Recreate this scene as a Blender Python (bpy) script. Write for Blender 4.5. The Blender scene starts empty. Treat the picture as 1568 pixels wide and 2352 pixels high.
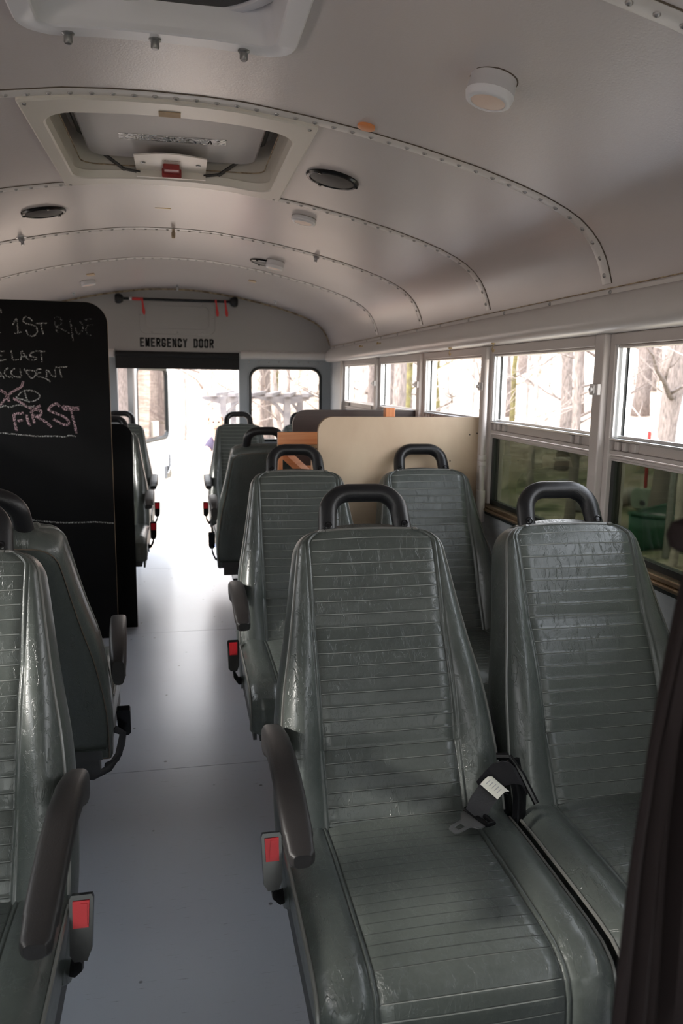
import bpy, bmesh, math, random
from mathutils import Vector, Matrix
R_ = math.radians
SC = bpy.context.scene
COL = SC.collection

# ------------------------------------------------------------------ camera
CAMH = 1.30
cam_d = bpy.data.cameras.new('camera')
cam = bpy.data.objects.new('camera', cam_d)
COL.objects.link(cam)
cam_d.sensor_fit = 'VERTICAL'
cam_d.sensor_height = 23.5
cam_d.lens = 1800 / 2352 * 23.5
cam_d.clip_start = 0.02
_vp = Vector((416 - 784, -(868 - 1176), -1800)).normalized()
_d = Vector((1, -0.0128, 0))
_x = (_d - _vp * _d.dot(_vp)).normalized()
_z = _x.cross(_vp)
Mc = Matrix((_x, _vp, _z)).to_4x4()          # rows: world axes seen from the camera -> camera-to-world
cam.matrix_world = Matrix.Translation((0, 0, CAMH)) @ Mc
cam_d.dof.use_dof = True
cam_d.dof.focus_distance = 1.75
cam_d.dof.aperture_fstop = 4.0
SC.camera = cam

# ------------------------------------------------------------------ world, sun, exposure
SKY = 9.0
world = bpy.data.worlds.new('sky'); SC.world = world
world.use_nodes = True
wn = world.node_tree.nodes; wl = world.node_tree.links
bg = wn['Background']
bg.inputs['Strength'].default_value = SKY
tc = wn.new('ShaderNodeTexCoord'); sx = wn.new('ShaderNodeSeparateXYZ'); cr = wn.new('ShaderNodeValToRGB')
wl.new(tc.outputs['Generated'], sx.inputs[0]); wl.new(sx.outputs['Z'], cr.inputs[0]); wl.new(cr.outputs[0], bg.inputs['Color'])
cr.color_ramp.elements[0].position = 0.0; cr.color_ramp.elements[0].color = (0.92, 0.88, 0.84, 1)
cr.color_ramp.elements[1].position = 0.6; cr.color_ramp.elements[1].color = (0.86, 0.92, 1.0, 1)
sun_d = bpy.data.lights.new('sun', 'SUN'); sun = bpy.data.objects.new('sun', sun_d); COL.objects.link(sun)
sun_d.energy = 7.5; sun_d.angle = R_(6.0); sun_d.color = (1, 0.95, 0.88)
SUNDIR = Vector((0.86, 0.05, -0.42)).normalized()   # the way the light travels
sun.rotation_euler = SUNDIR.to_track_quat('-Z', 'Y').to_euler()
SC.view_settings.view_transform = 'Standard'
SC.view_settings.look = 'None'
SC.view_settings.gamma = 1.0
SC.view_settings.use_curve_mapping = False
SC.view_settings.exposure = -0.02
SC.cycles.max_bounces = 10
SC.cycles.diffuse_bounces = 6
SC.cycles.transparent_max_bounces = 16
SC.cycles.use_denoising = True
SC.cycles.sample_clamp_indirect = 6.0

# ------------------------------------------------------------------ materials
def srgb(r, g, b):
    f = lambda c: (c / 255 / 12.92) if c / 255 <= 0.04045 else ((c / 255 + 0.055) / 1.055) ** 2.4
    return (f(r), f(g), f(b), 1)

class Mat:
    def __init__(s, name, color, rough=0.5, metal=0.0, spec=0.5):
        s.m = bpy.data.materials.new(name); s.m.use_nodes = True
        s.n = s.m.node_tree.nodes; s.l = s.m.node_tree.links
        s.b = s.n['Principled BSDF']; s.out = s.n['Material Output']
        s.b.inputs['Base Color'].default_value = color
        s.b.inputs['Roughness'].default_value = rough
        s.b.inputs['Metallic'].default_value = metal
        s.b.inputs['Specular IOR Level'].default_value = spec
        s.tc = s.n.new('ShaderNodeTexCoord'); s.h = None; s.last = None
    def mp(s, scale=(1, 1, 1), src='Object', loc=(0, 0, 0)):
        m = s.n.new('ShaderNodeMapping'); m.inputs['Scale'].default_value = scale; m.inputs['Location'].default_value = loc
        s.l.new(s.tc.outputs[src], m.inputs[0]); return m.outputs[0]
    def noise(s, sc, vec=None, det=4, rough=0.6, dist=0.0):
        t = s.n.new('ShaderNodeTexNoise'); t.inputs['Scale'].default_value = sc; t.inputs['Detail'].default_value = det
        t.inputs['Roughness'].default_value = rough; t.inputs['Distortion'].default_value = dist
        s.l.new(vec if vec is not None else s.tc.outputs['Object'], t.inputs['Vector']); return t.outputs['Fac']
    def ramp(s, fac, stops):
        r = s.n.new('ShaderNodeValToRGB'); s.l.new(fac, r.inputs[0]); e = r.color_ramp.elements
        while len(e) < len(stops): e.new(0.5)
        for k, (p, c) in enumerate(stops):
            e[k].position = p; e[k].color = c if len(c) == 4 else (*c, 1)
        return r.outputs[0]
    def g(s, fac, a, b, va=0.0, vb=1.0):
        r = s.n.new('ShaderNodeMapRange'); s.l.new(fac, r.inputs[0])
        for k, v in enumerate((a, b, va, vb)): r.inputs[1 + k].default_value = v
        return r.outputs[0]
    def math(s, op, a, b=None):
        r = s.n.new('ShaderNodeMath'); r.operation = op
        for k, v in enumerate((a, b)):
            if v is None: continue
            if isinstance(v, (int, float)): r.inputs[k].default_value = v
            else: s.l.new(v, r.inputs[k])
        return r.outputs[0]
    def mix(s, fac, c1, c2, typ='MIX'):
        r = s.n.new('ShaderNodeMix'); r.data_type = 'RGBA'; r.blend_type = typ
        if isinstance(fac, (int, float)): r.inputs[0].default_value = fac
        else: s.l.new(fac, r.inputs[0])
        for k, v in ((6, c1), (7, c2)):
            if isinstance(v, tuple): r.inputs[k].default_value = v
            else: s.l.new(v, r.inputs[k])
        return r.outputs[2]
    def color(s, o): s.l.new(o, s.b.inputs['Base Color']); return s
    def rough(s, o): s.l.new(o, s.b.inputs['Roughness']); return s
    def bump(s, h, strength=0.3, dist=0.01):
        b = s.n.new('ShaderNodeBump'); b.inputs['Strength'].default_value = strength; b.inputs['Distance'].default_value = dist
        s.l.new(h, b.inputs['Height'])
        if s.last is not None: s.l.new(s.last, b.inputs['Normal'])
        s.last = b.outputs[0]; s.l.new(s.last, s.b.inputs['Normal']); return s

M = {}
# grey-green vinyl: mottled, fine grain, crease wrinkles
def vinyl(name, base, dark, light, wr=1.0, rough=0.33):
    v = Mat(name, base, rough)
    n1 = v.noise(9, det=5); n2 = v.noise(140, det=3)
    c = v.ramp(n1, [(0.15, dark), (0.5, base), (0.85, light)])
    c = v.mix(v.g(n2, 0.35, 0.7, 0, 0.35), c, light)
    v.color(c)
    v.bump(v.noise(420, det=2), 0.25, 0.0006)
    # short crease wrinkles, running mostly up and down
    a = v.noise(13, v.mp((3.4, 1.2, 0.7)), det=4, rough=0.55, dist=0.5)
    rid = v.math('ABSOLUTE', v.math('SUBTRACT', a, 0.5))
    rid = v.g(rid, 0.0, 0.012, 1, 0)
    mask = v.g(v.noise(7, v.mp((1, 1, 1), loc=(3, 1, 7)), det=2), 0.46, 0.62)
    v.bump(v.math('MULTIPLY', rid, mask), 0.8 * wr, 0.0010)
    a2 = v.noise(26, v.mp((1.5, 1, 1.2), loc=(5, 2, 1)), det=5, rough=0.6, dist=0.8)
    rid2 = v.g(v.math('ABSOLUTE', v.math('SUBTRACT', a2, 0.5)), 0.0, 0.02, 1, 0)
    v.bump(rid2, 0.4 * wr, 0.0005)
    v.bump(v.noise(12, det=1), 0.2, 0.004)
    return v.m
M['vinyl'] = vinyl('vinyl', (0.056, 0.064, 0.059, 1), (0.043, 0.050, 0.046, 1), (0.078, 0.088, 0.080, 1), 1.0, 0.29)
M['stitch'] = Mat('worn_stitch', (0.21, 0.22, 0.205, 1), 0.4).m
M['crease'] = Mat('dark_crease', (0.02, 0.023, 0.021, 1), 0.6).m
M['piping'] = Mat('piping', (0.13, 0.13, 0.12, 1), 0.3).m
t = Mat('black_plastic', (0.010, 0.010, 0.0115, 1), 0.36, 0, 0.35); t.bump(t.noise(500, det=2), 0.5, 0.0006); M['black_plastic'] = t.m
t = Mat('brown_black_plastic', (0.016, 0.0145, 0.0145, 1), 0.45, 0, 0.3); t.bump(t.noise(500, det=2), 0.5, 0.0006); M['arm_plastic'] = t.m
M['gloss_black'] = Mat('gloss_black', (0.005, 0.005, 0.006, 1), 0.22, 0, 0.3).m
M['black_metal'] = Mat('black_metal', (0.02, 0.02, 0.022, 1), 0.45).m
t = Mat('webbing', (0.014, 0.013, 0.016, 1), 0.55); t.bump(t.noise(260, t.mp((1, 6, 1)), det=1), 0.5, 0.001); M['webbing'] = t.m
M['red'] = Mat('red_plastic', (0.50, 0.008, 0.016, 1), 0.4, 0, 0.3).m
M['dull_red'] = Mat('dull_red', (0.25, 0.02, 0.02, 1), 0.4).m
M['red_strap'] = Mat('red_strap', (0.5, 0.03, 0.03, 1), 0.6).m
t = Mat('steel', (0.35, 0.36, 0.38, 1), 0.28, 1.0); t.rough(t.g(t.noise(60), 0.3, 0.7, 0.2, 0.4)); M['steel'] = t.m
M['dark_steel'] = Mat('dark_steel', (0.22, 0.22, 0.225, 1), 0.32, 0.6).m
t = Mat('aluminium', (0.72, 0.73, 0.75, 1), 0.3, 1.0); t.bump(t.noise(30, t.mp((1, 1, 20))), 0.1, 0.001); M['alu'] = t.m
M['white_tag'] = Mat('white_tag', (0.72, 0.69, 0.6, 1), 0.6).m
# painted ceiling: warm light grey, orange-peel, semi gloss, faint blotches
def paint(name, c1, c2, rough, peel=0.35, streak=None):
    v = Mat(name, c1, rough)
    n = v.noise(1.1, det=2)
    c = v.ramp(n, [(0.25, c1), (0.75, c2)])
    sp = v.noise(30, v.mp((1, 1, 1), loc=(4, 4, 4)), det=6, rough=0.7)
    c = v.mix(v.g(sp, 0.74, 0.78, 0, 0.2), c, (c1[0] * .55, c1[1] * .5, c1[2] * .45, 1))
    v.color(c)
    v.bump(v.noise(190, det=3), peel, 0.0009)
    return v.m
M['ceiling'] = paint('ceiling_paint', (0.52, 0.475, 0.472, 1), (0.56, 0.52, 0.52, 1), 0.27)
M['trim_paint'] = paint('trim_paint', (0.58, 0.55, 0.535, 1), (0.64, 0.61, 0.60, 1), 0.3, 0.2)
M['rear_paint'] = paint('rear_paint', (0.26, 0.285, 0.305, 1), (0.30, 0.32, 0.34, 1), 0.4)
M['tympanum'] = paint('rear_upper_shaded_paint', (0.31, 0.295, 0.29, 1), (0.35, 0.33, 0.325, 1), 0.45)  # colour darkened to paint in the shade on the upper rear wall
M['post_paint'] = paint('post_paint', (0.50, 0.45, 0.43, 1), (0.58, 0.53, 0.51, 1), 0.4)
t = Mat('panel_paint', (0.42, 0.44, 0.46, 1), 0.45)
t.color(t.ramp(t.noise(2, det=5), [(0.3, (0.36, 0.38, 0.40, 1)), (0.7, (0.46, 0.48, 0.50, 1))]))
t.bump(t.noise(14, t.mp((1, 0.7, 16)), det=4), 0.5, 0.004); M['panel'] = t.m
t = Mat('seam_dark', (0.10, 0.075, 0.055, 1), 0.7); M['seam'] = t.m
t = Mat('rust_seam', (0.30, 0.21, 0.12, 1), 0.7); t.color(t.ramp(t.noise(40), [(0.4, (0.42, 0.33, 0.22, 1)), (0.6, (0.16, 0.11, 0.07, 1))])); M['rust'] = t.m
M['screw'] = Mat('screw', (0.35, 0.34, 0.34, 1), 0.35, 0.6).m
# floor: blue-grey deck paint with wood-grain scratches running across the bus
t = Mat('floor_paint', (0.30, 0.32, 0.355, 1), 0.3)
n = t.noise(2.2, t.mp((1, 1.4, 1)), det=0)
c = t.ramp(n, [(0.1, (0.36, 0.385, 0.44, 1)), (0.9, (0.44, 0.47, 0.525, 1))])
sc1 = t.noise(16, t.mp((1.0, 12, 1)), det=5, rough=0.7)
c = t.mix(t.g(sc1, 0.625, 0.69, 0, 0.5), c, (0.13, 0.12, 0.12, 1))
dots = t.n.new('ShaderNodeTexVoronoi'); dots.inputs['Scale'].default_value = 11
t.l.new(t.tc.outputs['Object'], dots.inputs['Vector'])
c = t.mix(t.g(dots.outputs['Distance'], 0.045, 0.075, 0.8, 0), c, (0.05, 0.045, 0.04, 1))
t.color(c)
t.b.inputs['Roughness'].default_value = 0.28
t.bump(t.noise(60, t.mp((1, 3, 1)), det=2), 0.05, 0.0006); M['floor'] = t.m
t = Mat('black_board', (0.0075, 0.0075, 0.0085, 1), 0.75, 0, 0.12); t.color(t.ramp(t.noise(3, det=6), [(0.2, (0.003, 0.003, 0.0032, 1)), (0.75, (0.006, 0.006, 0.0065, 1))])); M['board'] = t.m
def chalk(name, col, thr):
    v = Mat(name, col, 0.9)
    tr = v.n.new('ShaderNodeBsdfTransparent'); mx = v.n.new('ShaderNodeMixShader')
    f = v.g(v.noise(260, v.mp((1, 1, 0.7)), det=3, rough=0.7), thr, thr + 0.12)
    v.l.new(f, mx.inputs[0]); v.l.new(tr.outputs[0], mx.inputs[1]); v.l.new(v.b.outputs[0], mx.inputs[2]); v.l.new(mx.outputs[0], v.out.inputs[0])
    return v.m
M['chalk_w'] = chalk('white_chalk', (0.45, 0.45, 0.43, 1), 0.47)
M['chalk_f'] = chalk('faint_chalk', (0.2, 0.2, 0.2, 1), 0.50)
M['chalk_p'] = chalk('pink_chalk', (0.50, 0.34, 0.37, 1), 0.46)
def wood(name, c1, c2, scale=(1, 1, 12), rough=0.45, sc=6):
    v = Mat(name, c1, rough)
    n = v.noise(sc, v.mp(scale), det=6, rough=0.6, dist=0.4)
    v.color(v.mix(v.g(v.noise(2.2), 0.4, 0.7, 0, 0.3), v.ramp(n, [(0.35, c1), (0.65, c2)]), c2))
    v.bump(n, 0.12, 0.002); return v.m
M['plywood'] = wood('plywood', (0.58, 0.43, 0.30, 1), (0.68, 0.54, 0.39, 1), (1.4, 1, 0.8), 0.38, 3)
M['ply_edge'] = wood('ply_edge', (0.33, 0.22, 0.13, 1), (0.5, 0.36, 0.22, 1), (1, 1, 1), 0.6)
M['pine'] = wood('orange_pine', (0.62, 0.21, 0.075, 1), (0.74, 0.32, 0.14, 1), (0.7, 1, 14), 0.4)
M['pine_v'] = wood('orange_pine_upright', (0.62, 0.21, 0.075, 1), (0.74, 0.32, 0.14, 1), (14, 1, 0.7), 0.4)
M['brown_board'] = wood('brown_board', (0.028, 0.018, 0.017, 1), (0.04, 0.026, 0.024, 1), (1, 1, 10), 0.35)
M['hatch'] = Mat('hatch_plastic', (0.62, 0.58, 0.53, 1), 0.35); M['hatch'] = M['hatch'].m
t = Mat('lid_plastic', (0.70, 0.67, 0.67, 1), 0.42); t.bump(t.noise(60), 0.2, 0.002)
t.b.inputs['Transmission Weight'].default_value = 0.0
t.b.inputs['Subsurface Weight'].default_value = 0.0
tl = t.n.new('ShaderNodeBsdfTranslucent'); tl.inputs[0].default_value = (0.75, 0.72, 0.72, 1)
mx = t.n.new('ShaderNodeMixShader'); mx.inputs[0].default_value = 0.30
t.l.new(t.b.outputs[0], mx.inputs[1]); t.l.new(tl.outputs[0], mx.inputs[2]); t.l.new(mx.outputs[0], t.out.inputs[0]); M['lid'] = t.m
M['white_plastic'] = Mat('white_plastic', (0.66, 0.65, 0.68, 1), 0.3).m
M['lens'] = Mat('warm_lens', (0.75, 0.58, 0.5, 1), 0.35).m
t = Mat('speaker_mesh', (0.03, 0.028, 0.028, 1), 0.5); t.bump(t.noise(600, det=1), 0.6, 0.001); M['mesh'] = t.m
t = Mat('foil', (0.92, 0.92, 0.94, 1), 0.3, 0.8)
vv = t.n.new('ShaderNodeTexVoronoi'); vv.inputs['Scale'].default_value = 90; t.l.new(t.tc.outputs['Object'], vv.inputs['Vector'])
t.bump(vv.outputs['Distance'], 1.0, 0.01); M['foil'] = t.m
M['foil_text'] = Mat('foil_letters', (0.82, 0.82, 0.84, 1), 0.5, 0.2).m
M['brass'] = Mat('brass', (0.45, 0.33, 0.16, 1), 0.4, 0.9).m
t = Mat('bronze_sill', (0.36, 0.25, 0.15, 1), 0.3, 0.85); t.color(t.ramp(t.noise(10, t.mp((1, 0.35, 1)), det=4), [(0.35, (0.20, 0.13, 0.08, 1)), (0.6, (0.50, 0.37, 0.25, 1))])); M['bronze'] = t.m
M['rubber'] = Mat('rubber', (0.015, 0.018, 0.018, 1), 0.4).m
M['shade'] = Mat('shade_fabric', (0.008, 0.008, 0.009, 1), 0.8).m
M['text'] = Mat('black_lettering', (0.012, 0.012, 0.014, 1), 0.5).m
t = Mat('brown_cloth', (0.017, 0.0125, 0.0125, 1), 0.9, 0, 0.1)
t.bump(t.noise(300, t.mp((1, 1, 0.3)), det=2), 0.3, 0.001); M['cloth'] = t.m
def glass(name, tint, gl=0.06):
    v = Mat(name, (1, 1, 1, 1), 0.02)
    tr = v.n.new('ShaderNodeBsdfTransparent'); tr.inputs[0].default_value = tint
    gs = v.n.new('ShaderNodeBsdfGlossy'); gs.inputs['Roughness'].default_value = 0.02
    fr = v.n.new('ShaderNodeFresnel'); fr.inputs[0].default_value = 1.35
    mx = v.n.new('ShaderNodeMixShader')
    ge = v.n.new('ShaderNodeNewGeometry'); fr2 = v.math('MULTIPLY', fr.outputs[0], v.math('SUBTRACT', 1.0, ge.outputs['Backfacing']))
    v.l.new(fr2, mx.inputs[0]); v.l.new(tr.outputs[0], mx.inputs[1]); v.l.new(gs.outputs[0], mx.inputs[2]); v.l.new(mx.outputs[0], v.out.inputs[0])
    return v.m
M['green_glass'] = glass('green_tinted_glass', (0.46, 0.475, 0.435, 1))
M['rear_glass'] = glass('rear_glass', (0.82, 0.81, 0.80, 1))
M['door_glass'] = glass('dusty_door_glass', (0.66, 0.63, 0.62, 1))
M['clear_glass'] = glass('clear_glass', (0.9, 0.92, 0.9, 1))
# outdoors
t = Mat('forest_floor', (0.4, 0.33, 0.26, 1), 0.9)
lf = t.noise(2.6, det=9, rough=0.75)
lc = t.ramp(lf, [(0.32, (0.10, 0.065, 0.045, 1)), (0.46, (0.32, 0.24, 0.18, 1)), (0.60, (0.56, 0.46, 0.38, 1))])
gr = t.ramp(t.noise(2.2, det=9, rough=0.75), [(0.36, (0.03, 0.035, 0.02, 1)), (0.50, (0.15, 0.15, 0.07, 1)), (0.62, (0.42, 0.36, 0.25, 1))])
sp = t.n.new('ShaderNodeSeparateXYZ'); t.l.new(t.tc.outputs['Object'], sp.inputs[0])
gm = t.math('MULTIPLY', t.math('MULTIPLY', t.g(sp.outputs['X'], 1.6, 3.0), t.g(sp.outputs['X'], 14.0, 11.5)), t.g(sp.outputs['Y'], 19.0, 15.0))
t.color(t.mix(t.math('MULTIPLY', gm, t.g(t.noise(0.8), 0.35, 0.55)), lc, gr))
t.bump(lf, 0.6, 0.05); M['ground'] = t.m
t = Mat('bark', (0.25, 0.2, 0.17, 1), 0.9)
bk = t.noise(9, t.mp((5, 5, 0.8)), det=6)
t.color(t.ramp(bk, [(0.3, (0.085, 0.070, 0.064, 1)), (0.65, (0.27, 0.22, 0.20, 1))])); t.bump(bk, 0.8, 0.03); M['bark'] = t.m
t = Mat('pale_bark', (0.5, 0.45, 0.4, 1), 0.85)
bk = t.noise(6, t.mp((3, 3, 1)), det=5)
t.color(t.ramp(bk, [(0.3, (0.22, 0.18, 0.165, 1)), (0.65, (0.46, 0.40, 0.37, 1))])); t.bump(bk, 0.5, 0.02); M['pale_bark'] = t.m
t = Mat('yellow_lit_bark', (0.3, 0.27, 0.12, 1), 0.9)
t.color(t.ramp(t.noise(5, det=5), [(0.35, (0.07, 0.055, 0.03, 1)), (0.6, (0.16, 0.14, 0.05, 1))])); M['yellow_lit'] = t.m  # yellow light on the trunk painted into the bark colour
M['grey_wood'] = wood('weathered_wood', (0.13, 0.12, 0.13, 1), (0.22, 0.20, 0.20, 1), (1, 1, 1), 0.8)
M['boat_green'] = Mat('boat_green', (0.012, 0.07, 0.04, 1), 0.35).m
M['boat_inside'] = Mat('boat_inside', (0.02, 0.06, 0.045, 1), 0.6).m
M['bus_white'] = Mat('bus_white', (0.78, 0.78, 0.78, 1), 0.35).m
M['lavender'] = Mat('lavender_shirt', (0.075, 0.062, 0.095, 1), 0.9, 0, 0.1).m
M['skin'] = Mat('skin', (0.6, 0.36, 0.27, 1), 0.5).m
M['hair'] = Mat('blond_hair', (0.5, 0.36, 0.22, 1), 0.6).m
M['jeans'] = Mat('jeans', (0.12, 0.15, 0.24, 1), 0.8).m
M['shoe'] = Mat('shoe', (0.1, 0.08, 0.07, 1), 0.7).m

# ------------------------------------------------------------------ mesh helpers
class G:
    """collects shapes into one mesh"""
    def __init__(s): s.v = []; s.f = []; s.mi = []; s.m = 0
    def add(s, vs, fs):
        b = len(s.v); s.v += [tuple(p) for p in vs]
        for f in fs: s.f.append([b + i for i in f]); s.mi.append(s.m)
        return s
    def box(s, x0, x1, y0, y1, z0, z1):
        vs = [(x, y, z) for x in (x0, x1) for y in (y0, y1) for z in (z0, z1)]
        return s.add(vs, [(0, 1, 3, 2), (4, 6, 7, 5), (0, 4, 5, 1), (2, 3, 7, 6), (0, 2, 6, 4), (1, 5, 7, 3)])
    def obox(s, c, size, mat):
        hx, hy, hz = (k / 2 for k in size)
        vs = [mat @ Vector((x, y, z)) + Vector(c) for x in (-hx, hx) for y in (-hy, hy) for z in (-hz, hz)]
        return s.add(vs, [(0, 1, 3, 2), (4, 6, 7, 5), (0, 4, 5, 1), (2, 3, 7, 6), (0, 2, 6, 4), (1, 5, 7, 3)])
    def tube(s, path, r, n=10, closed=False, flat=None, cap=True):
        path = [Vector(p) for p in path]; m = len(path)
        rs = r if isinstance(r, (list, tuple)) else [r] * m
        vs = []; up = None
        for i, p in enumerate(path):
            if closed: tg = path[(i + 1) % m] - path[i - 1]
            else: tg = path[min(i + 1, m - 1)] - path[max(i - 1, 0)]
            if tg.length < 1e-9: tg = Vector((0, 0, 1))
            tg.normalize()
            if up is None:
                up = Vector((0, 0, 1)) if abs(tg.z) < 0.9 else Vector((1, 0, 0))
            up = (up - tg * up.dot(tg)).normalized(); sd = tg.cross(up)
            a, b_ = (rs[i], rs[i]) if flat is None else (rs[i] * flat[0], rs[i] * flat[1])
            for k in range(n):
                t_ = 2 * math.pi * k / n
                vs.append(p + sd * math.cos(t_) * a + up * math.sin(t_) * b_)
        fs = []
        for i in range(m if closed else m - 1):
            j = (i + 1) % m
            for k in range(n):
                k2 = (k + 1) % n
                fs.append((i * n + k, i * n + k2, j * n + k2, j * n + k))
        if not closed and cap:
            fs.append(tuple(range(n))[::-1]); fs.append(tuple((m - 1) * n + k for k in range(n)))
        return s.add(vs, fs)
    def lathe(s, prof, n=32, c=(0, 0, 0), mat=None):
        mat = mat or Matrix.Identity(3); c = Vector(c); vs = []; fs = []
        for r, z in prof:
            for k in range(n):
                a = 2 * math.pi * k / n
                vs.append(mat @ Vector((r * math.cos(a), r * math.sin(a), z)) + c)
        for i in range(len(prof) - 1):
            for k in range(n):
                k2 = (k + 1) % n
                fs.append((i * n + k, i * n + k2, (i + 1) * n + k2, (i + 1) * n + k))
        fs.append(tuple(range(n))[::-1]); fs.append(tuple((len(prof) - 1) * n + k for k in range(n)))
        return s.add(vs, fs)
    def grid(s, rows, close=False):
        nu = len(rows); nv = len(rows[0]); vs = [p for r in rows for p in r]; fs = []
        for i in range(nu - 1):
            for j in range(nv - 1 + (1 if close else 0)):
                j2 = (j + 1) % nv
                fs.append((i * nv + j, i * nv + j2, (i + 1) * nv + j2, (i + 1) * nv + j))
        return s.add(vs, fs)
    def prism(s, pts, fn0, fn1):
        """pts: 2D outline; fn0/fn1 map a 2D point onto the two faces"""
        n = len(pts); vs = [fn0(*p) for p in pts] + [fn1(*p) for p in pts]
        fs = [tuple(range(n))[::-1], tuple(range(n, 2 * n))] + [(i, (i + 1) % n, n + (i + 1) % n, n + i) for i in range(n)]
        return s.add(vs, fs)
    def build(s, name, mats, parent=None, smooth=False, bevel=0.0, seg=2, auto=40, loc=None):
        me = bpy.data.meshes.new(name); me.from_pydata(s.v, [], s.f)
        for m_ in (mats if isinstance(mats, (list, tuple)) else [mats]): me.materials.append(M[m_] if isinstance(m_, str) else m_)
        if len(me.materials) > 1: me.polygons.foreach_set('material_index', s.mi)
        bm = bmesh.new(); bm.from_mesh(me)
        bmesh.ops.recalc_face_normals(bm, faces=bm.faces); bm.to_mesh(me); bm.free()
        if smooth:
            me.shade_smooth()
            if auto: me.set_sharp_from_angle(angle=R_(auto))
        o = bpy.data.objects.new(name, me); COL.objects.link(o)
        if loc: o.location = loc
        if parent is not None: o.parent = parent
        if bevel:
            b = o.modifiers.new('bevel', 'BEVEL'); b.width = bevel; b.segments = seg; b.limit_method = 'ANGLE'; b.angle_limit = R_(35)
            if not smooth: me.shade_smooth(); me.set_sharp_from_angle(angle=R_(35))
            b.harden_normals = False
        return o

def tag(o, label=None, cat=None, group=None, kind=None):
    if label: o['label'] = label
    if cat: o['category'] = cat
    if group: o['group'] = group
    if kind: o['kind'] = kind
    return o
def empty(name, loc=(0, 0, 0), rz=0.0):
    o = bpy.data.objects.new(name, None); COL.objects.link(o); o.location = loc; o.rotation_euler = (0, 0, rz); o.empty_display_size = 0.1
    return o
def inst(src, parent, loc=None, name=None):
    o = src.copy(); COL.objects.link(o); o.parent = parent
    if loc is not None: o.location = loc
    return o
def lerp(x, pts):
    if x <= pts[0][0]: return pts[0][1]
    for (a, va), (b, vb) in zip(pts, pts[1:]):
        if x <= b: return va + (vb - va) * (x - a) / (b - a)
    return pts[-1][1]
def smoothlerp(x, pts):
    """Catmull-Rom through unevenly spaced knots"""
    if x <= pts[0][0]: return pts[0][1]
    if x >= pts[-1][0]: return pts[-1][1]
    n = len(pts)
    def slope(i):
        a, b = pts[max(i - 1, 0)], pts[min(i + 1, n - 1)]
        return (b[1] - a[1]) / (b[0] - a[0])
    for i in range(n - 1):
        (a, va), (b, vb) = pts[i], pts[i + 1]
        if x <= b:
            h = b - a; t_ = (x - a) / h; m0, m1 = slope(i) * h, slope(i + 1) * h
            return (2 * t_ ** 3 - 3 * t_ ** 2 + 1) * va + (t_ ** 3 - 2 * t_ ** 2 + t_) * m0 + (-2 * t_ ** 3 + 3 * t_ ** 2) * vb + (t_ ** 3 - t_ ** 2) * m1
def rrect(x0, x1, y0, y1, r, n=8, corners=(1, 1, 1, 1)):
    """outline, corners in order: x1y1, x0y1, x0y0, x1y0"""
    out = []
    for (cx, cy, a0, on, px, py) in ((x1 - r, y1 - r, 0, corners[0], x1, y1), (x0 + r, y1 - r, 90, corners[1], x0, y1),
                                     (x0 + r, y0 + r, 180, corners[2], x0, y0), (x1 - r, y0 + r, 270, corners[3], x1, y0)):
        if not on: out.append((px, py)); continue
        for k in range(n + 1):
            a = R_(a0 + 90 * k / n); out.append((cx + r * math.cos(a), cy + r * math.sin(a)))
    return out

# ------------------------------------------------------------------ bus shell
XC = -0.045                       # middle of the bus
XR, XL = 1.12, -1.21              # inner faces of the side walls
YR, YF = 6.0, -1.9                # rear wall, front wall
PROF = [(0, 1.937), (.1, 1.9355), (.2, 1.930), (.35, 1.911), (.48, 1.890), (.62, 1.862), (.77, 1.826), (.88, 1.793), (.96, 1.765), (1.02, 1.738),
        (1.06, 1.715), (1.09, 1.690), (1.115, 1.662), (1.135, 1.628), (1.148, 1.595), (1.158, 1.56), (1.163, 1.52), (1.165, 1.46)]
def zc(x): return lerp(abs(x - XC), PROF)
RIBS = [-1.39, -0.55, 0.29, 1.13, 1.97, 2.805, 3.635, 4.49]
HOLES = [(-0.315, 0.30, 2.085, 2.715), (-0.235, 0.185, 1.10, 1.60)]   # roof hatch, roof vent
xs = sorted(set([XC + s_ * p[0] for p in PROF for s_ in (-1, 1)] + [h[0] for h in HOLES] + [h[1] for h in HOLES]))
ys = sorted(set([YF, YR + 0.02] + [y for h in HOLES for y in h[2:]] + RIBS))
ys2 = []
for a, b in zip(ys, ys[1:]):
    ys2 += [a + (b - a) * k / 3 for k in range(3)]
ys2.append(ys[-1])
def shell(g, off):
    idx = {}
    def nrm(x):
        e = 0.004; d = (zc(x + e) - zc(x - e)) / (2 * e); v_ = Vector((-d, 0, 1)); return v_.normalized()
    vs = []; fs = []
    for i, x in enumerate(xs):
        n_ = nrm(x) if abs(x - XC) < 1.14 else Vector((math.copysign(1, x - XC), 0, 0))
        for j, y in enumerate(ys2):
            idx[i, j] = len(vs); vs.append((x + n_.x * off, y, zc(x) + n_.z * off))
    for i in range(len(xs) - 1):
        for j in range(len(ys2) - 1):
            cx, cy = (xs[i] + xs[i + 1]) / 2, (ys2[j] + ys2[j + 1]) / 2
            if any(h[0] < cx < h[1] and h[2] < cy < h[3] for h in HOLES): continue
            fs.append((idx[i, j], idx[i + 1, j], idx[i + 1, j + 1], idx[i, j + 1]))
    g.add(vs, fs)
g = G(); shell(g, 0.0); shell(g, 0.06)
tag(g.build('ceiling', 'ceiling', smooth=True, auto=60), kind='structure')

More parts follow.
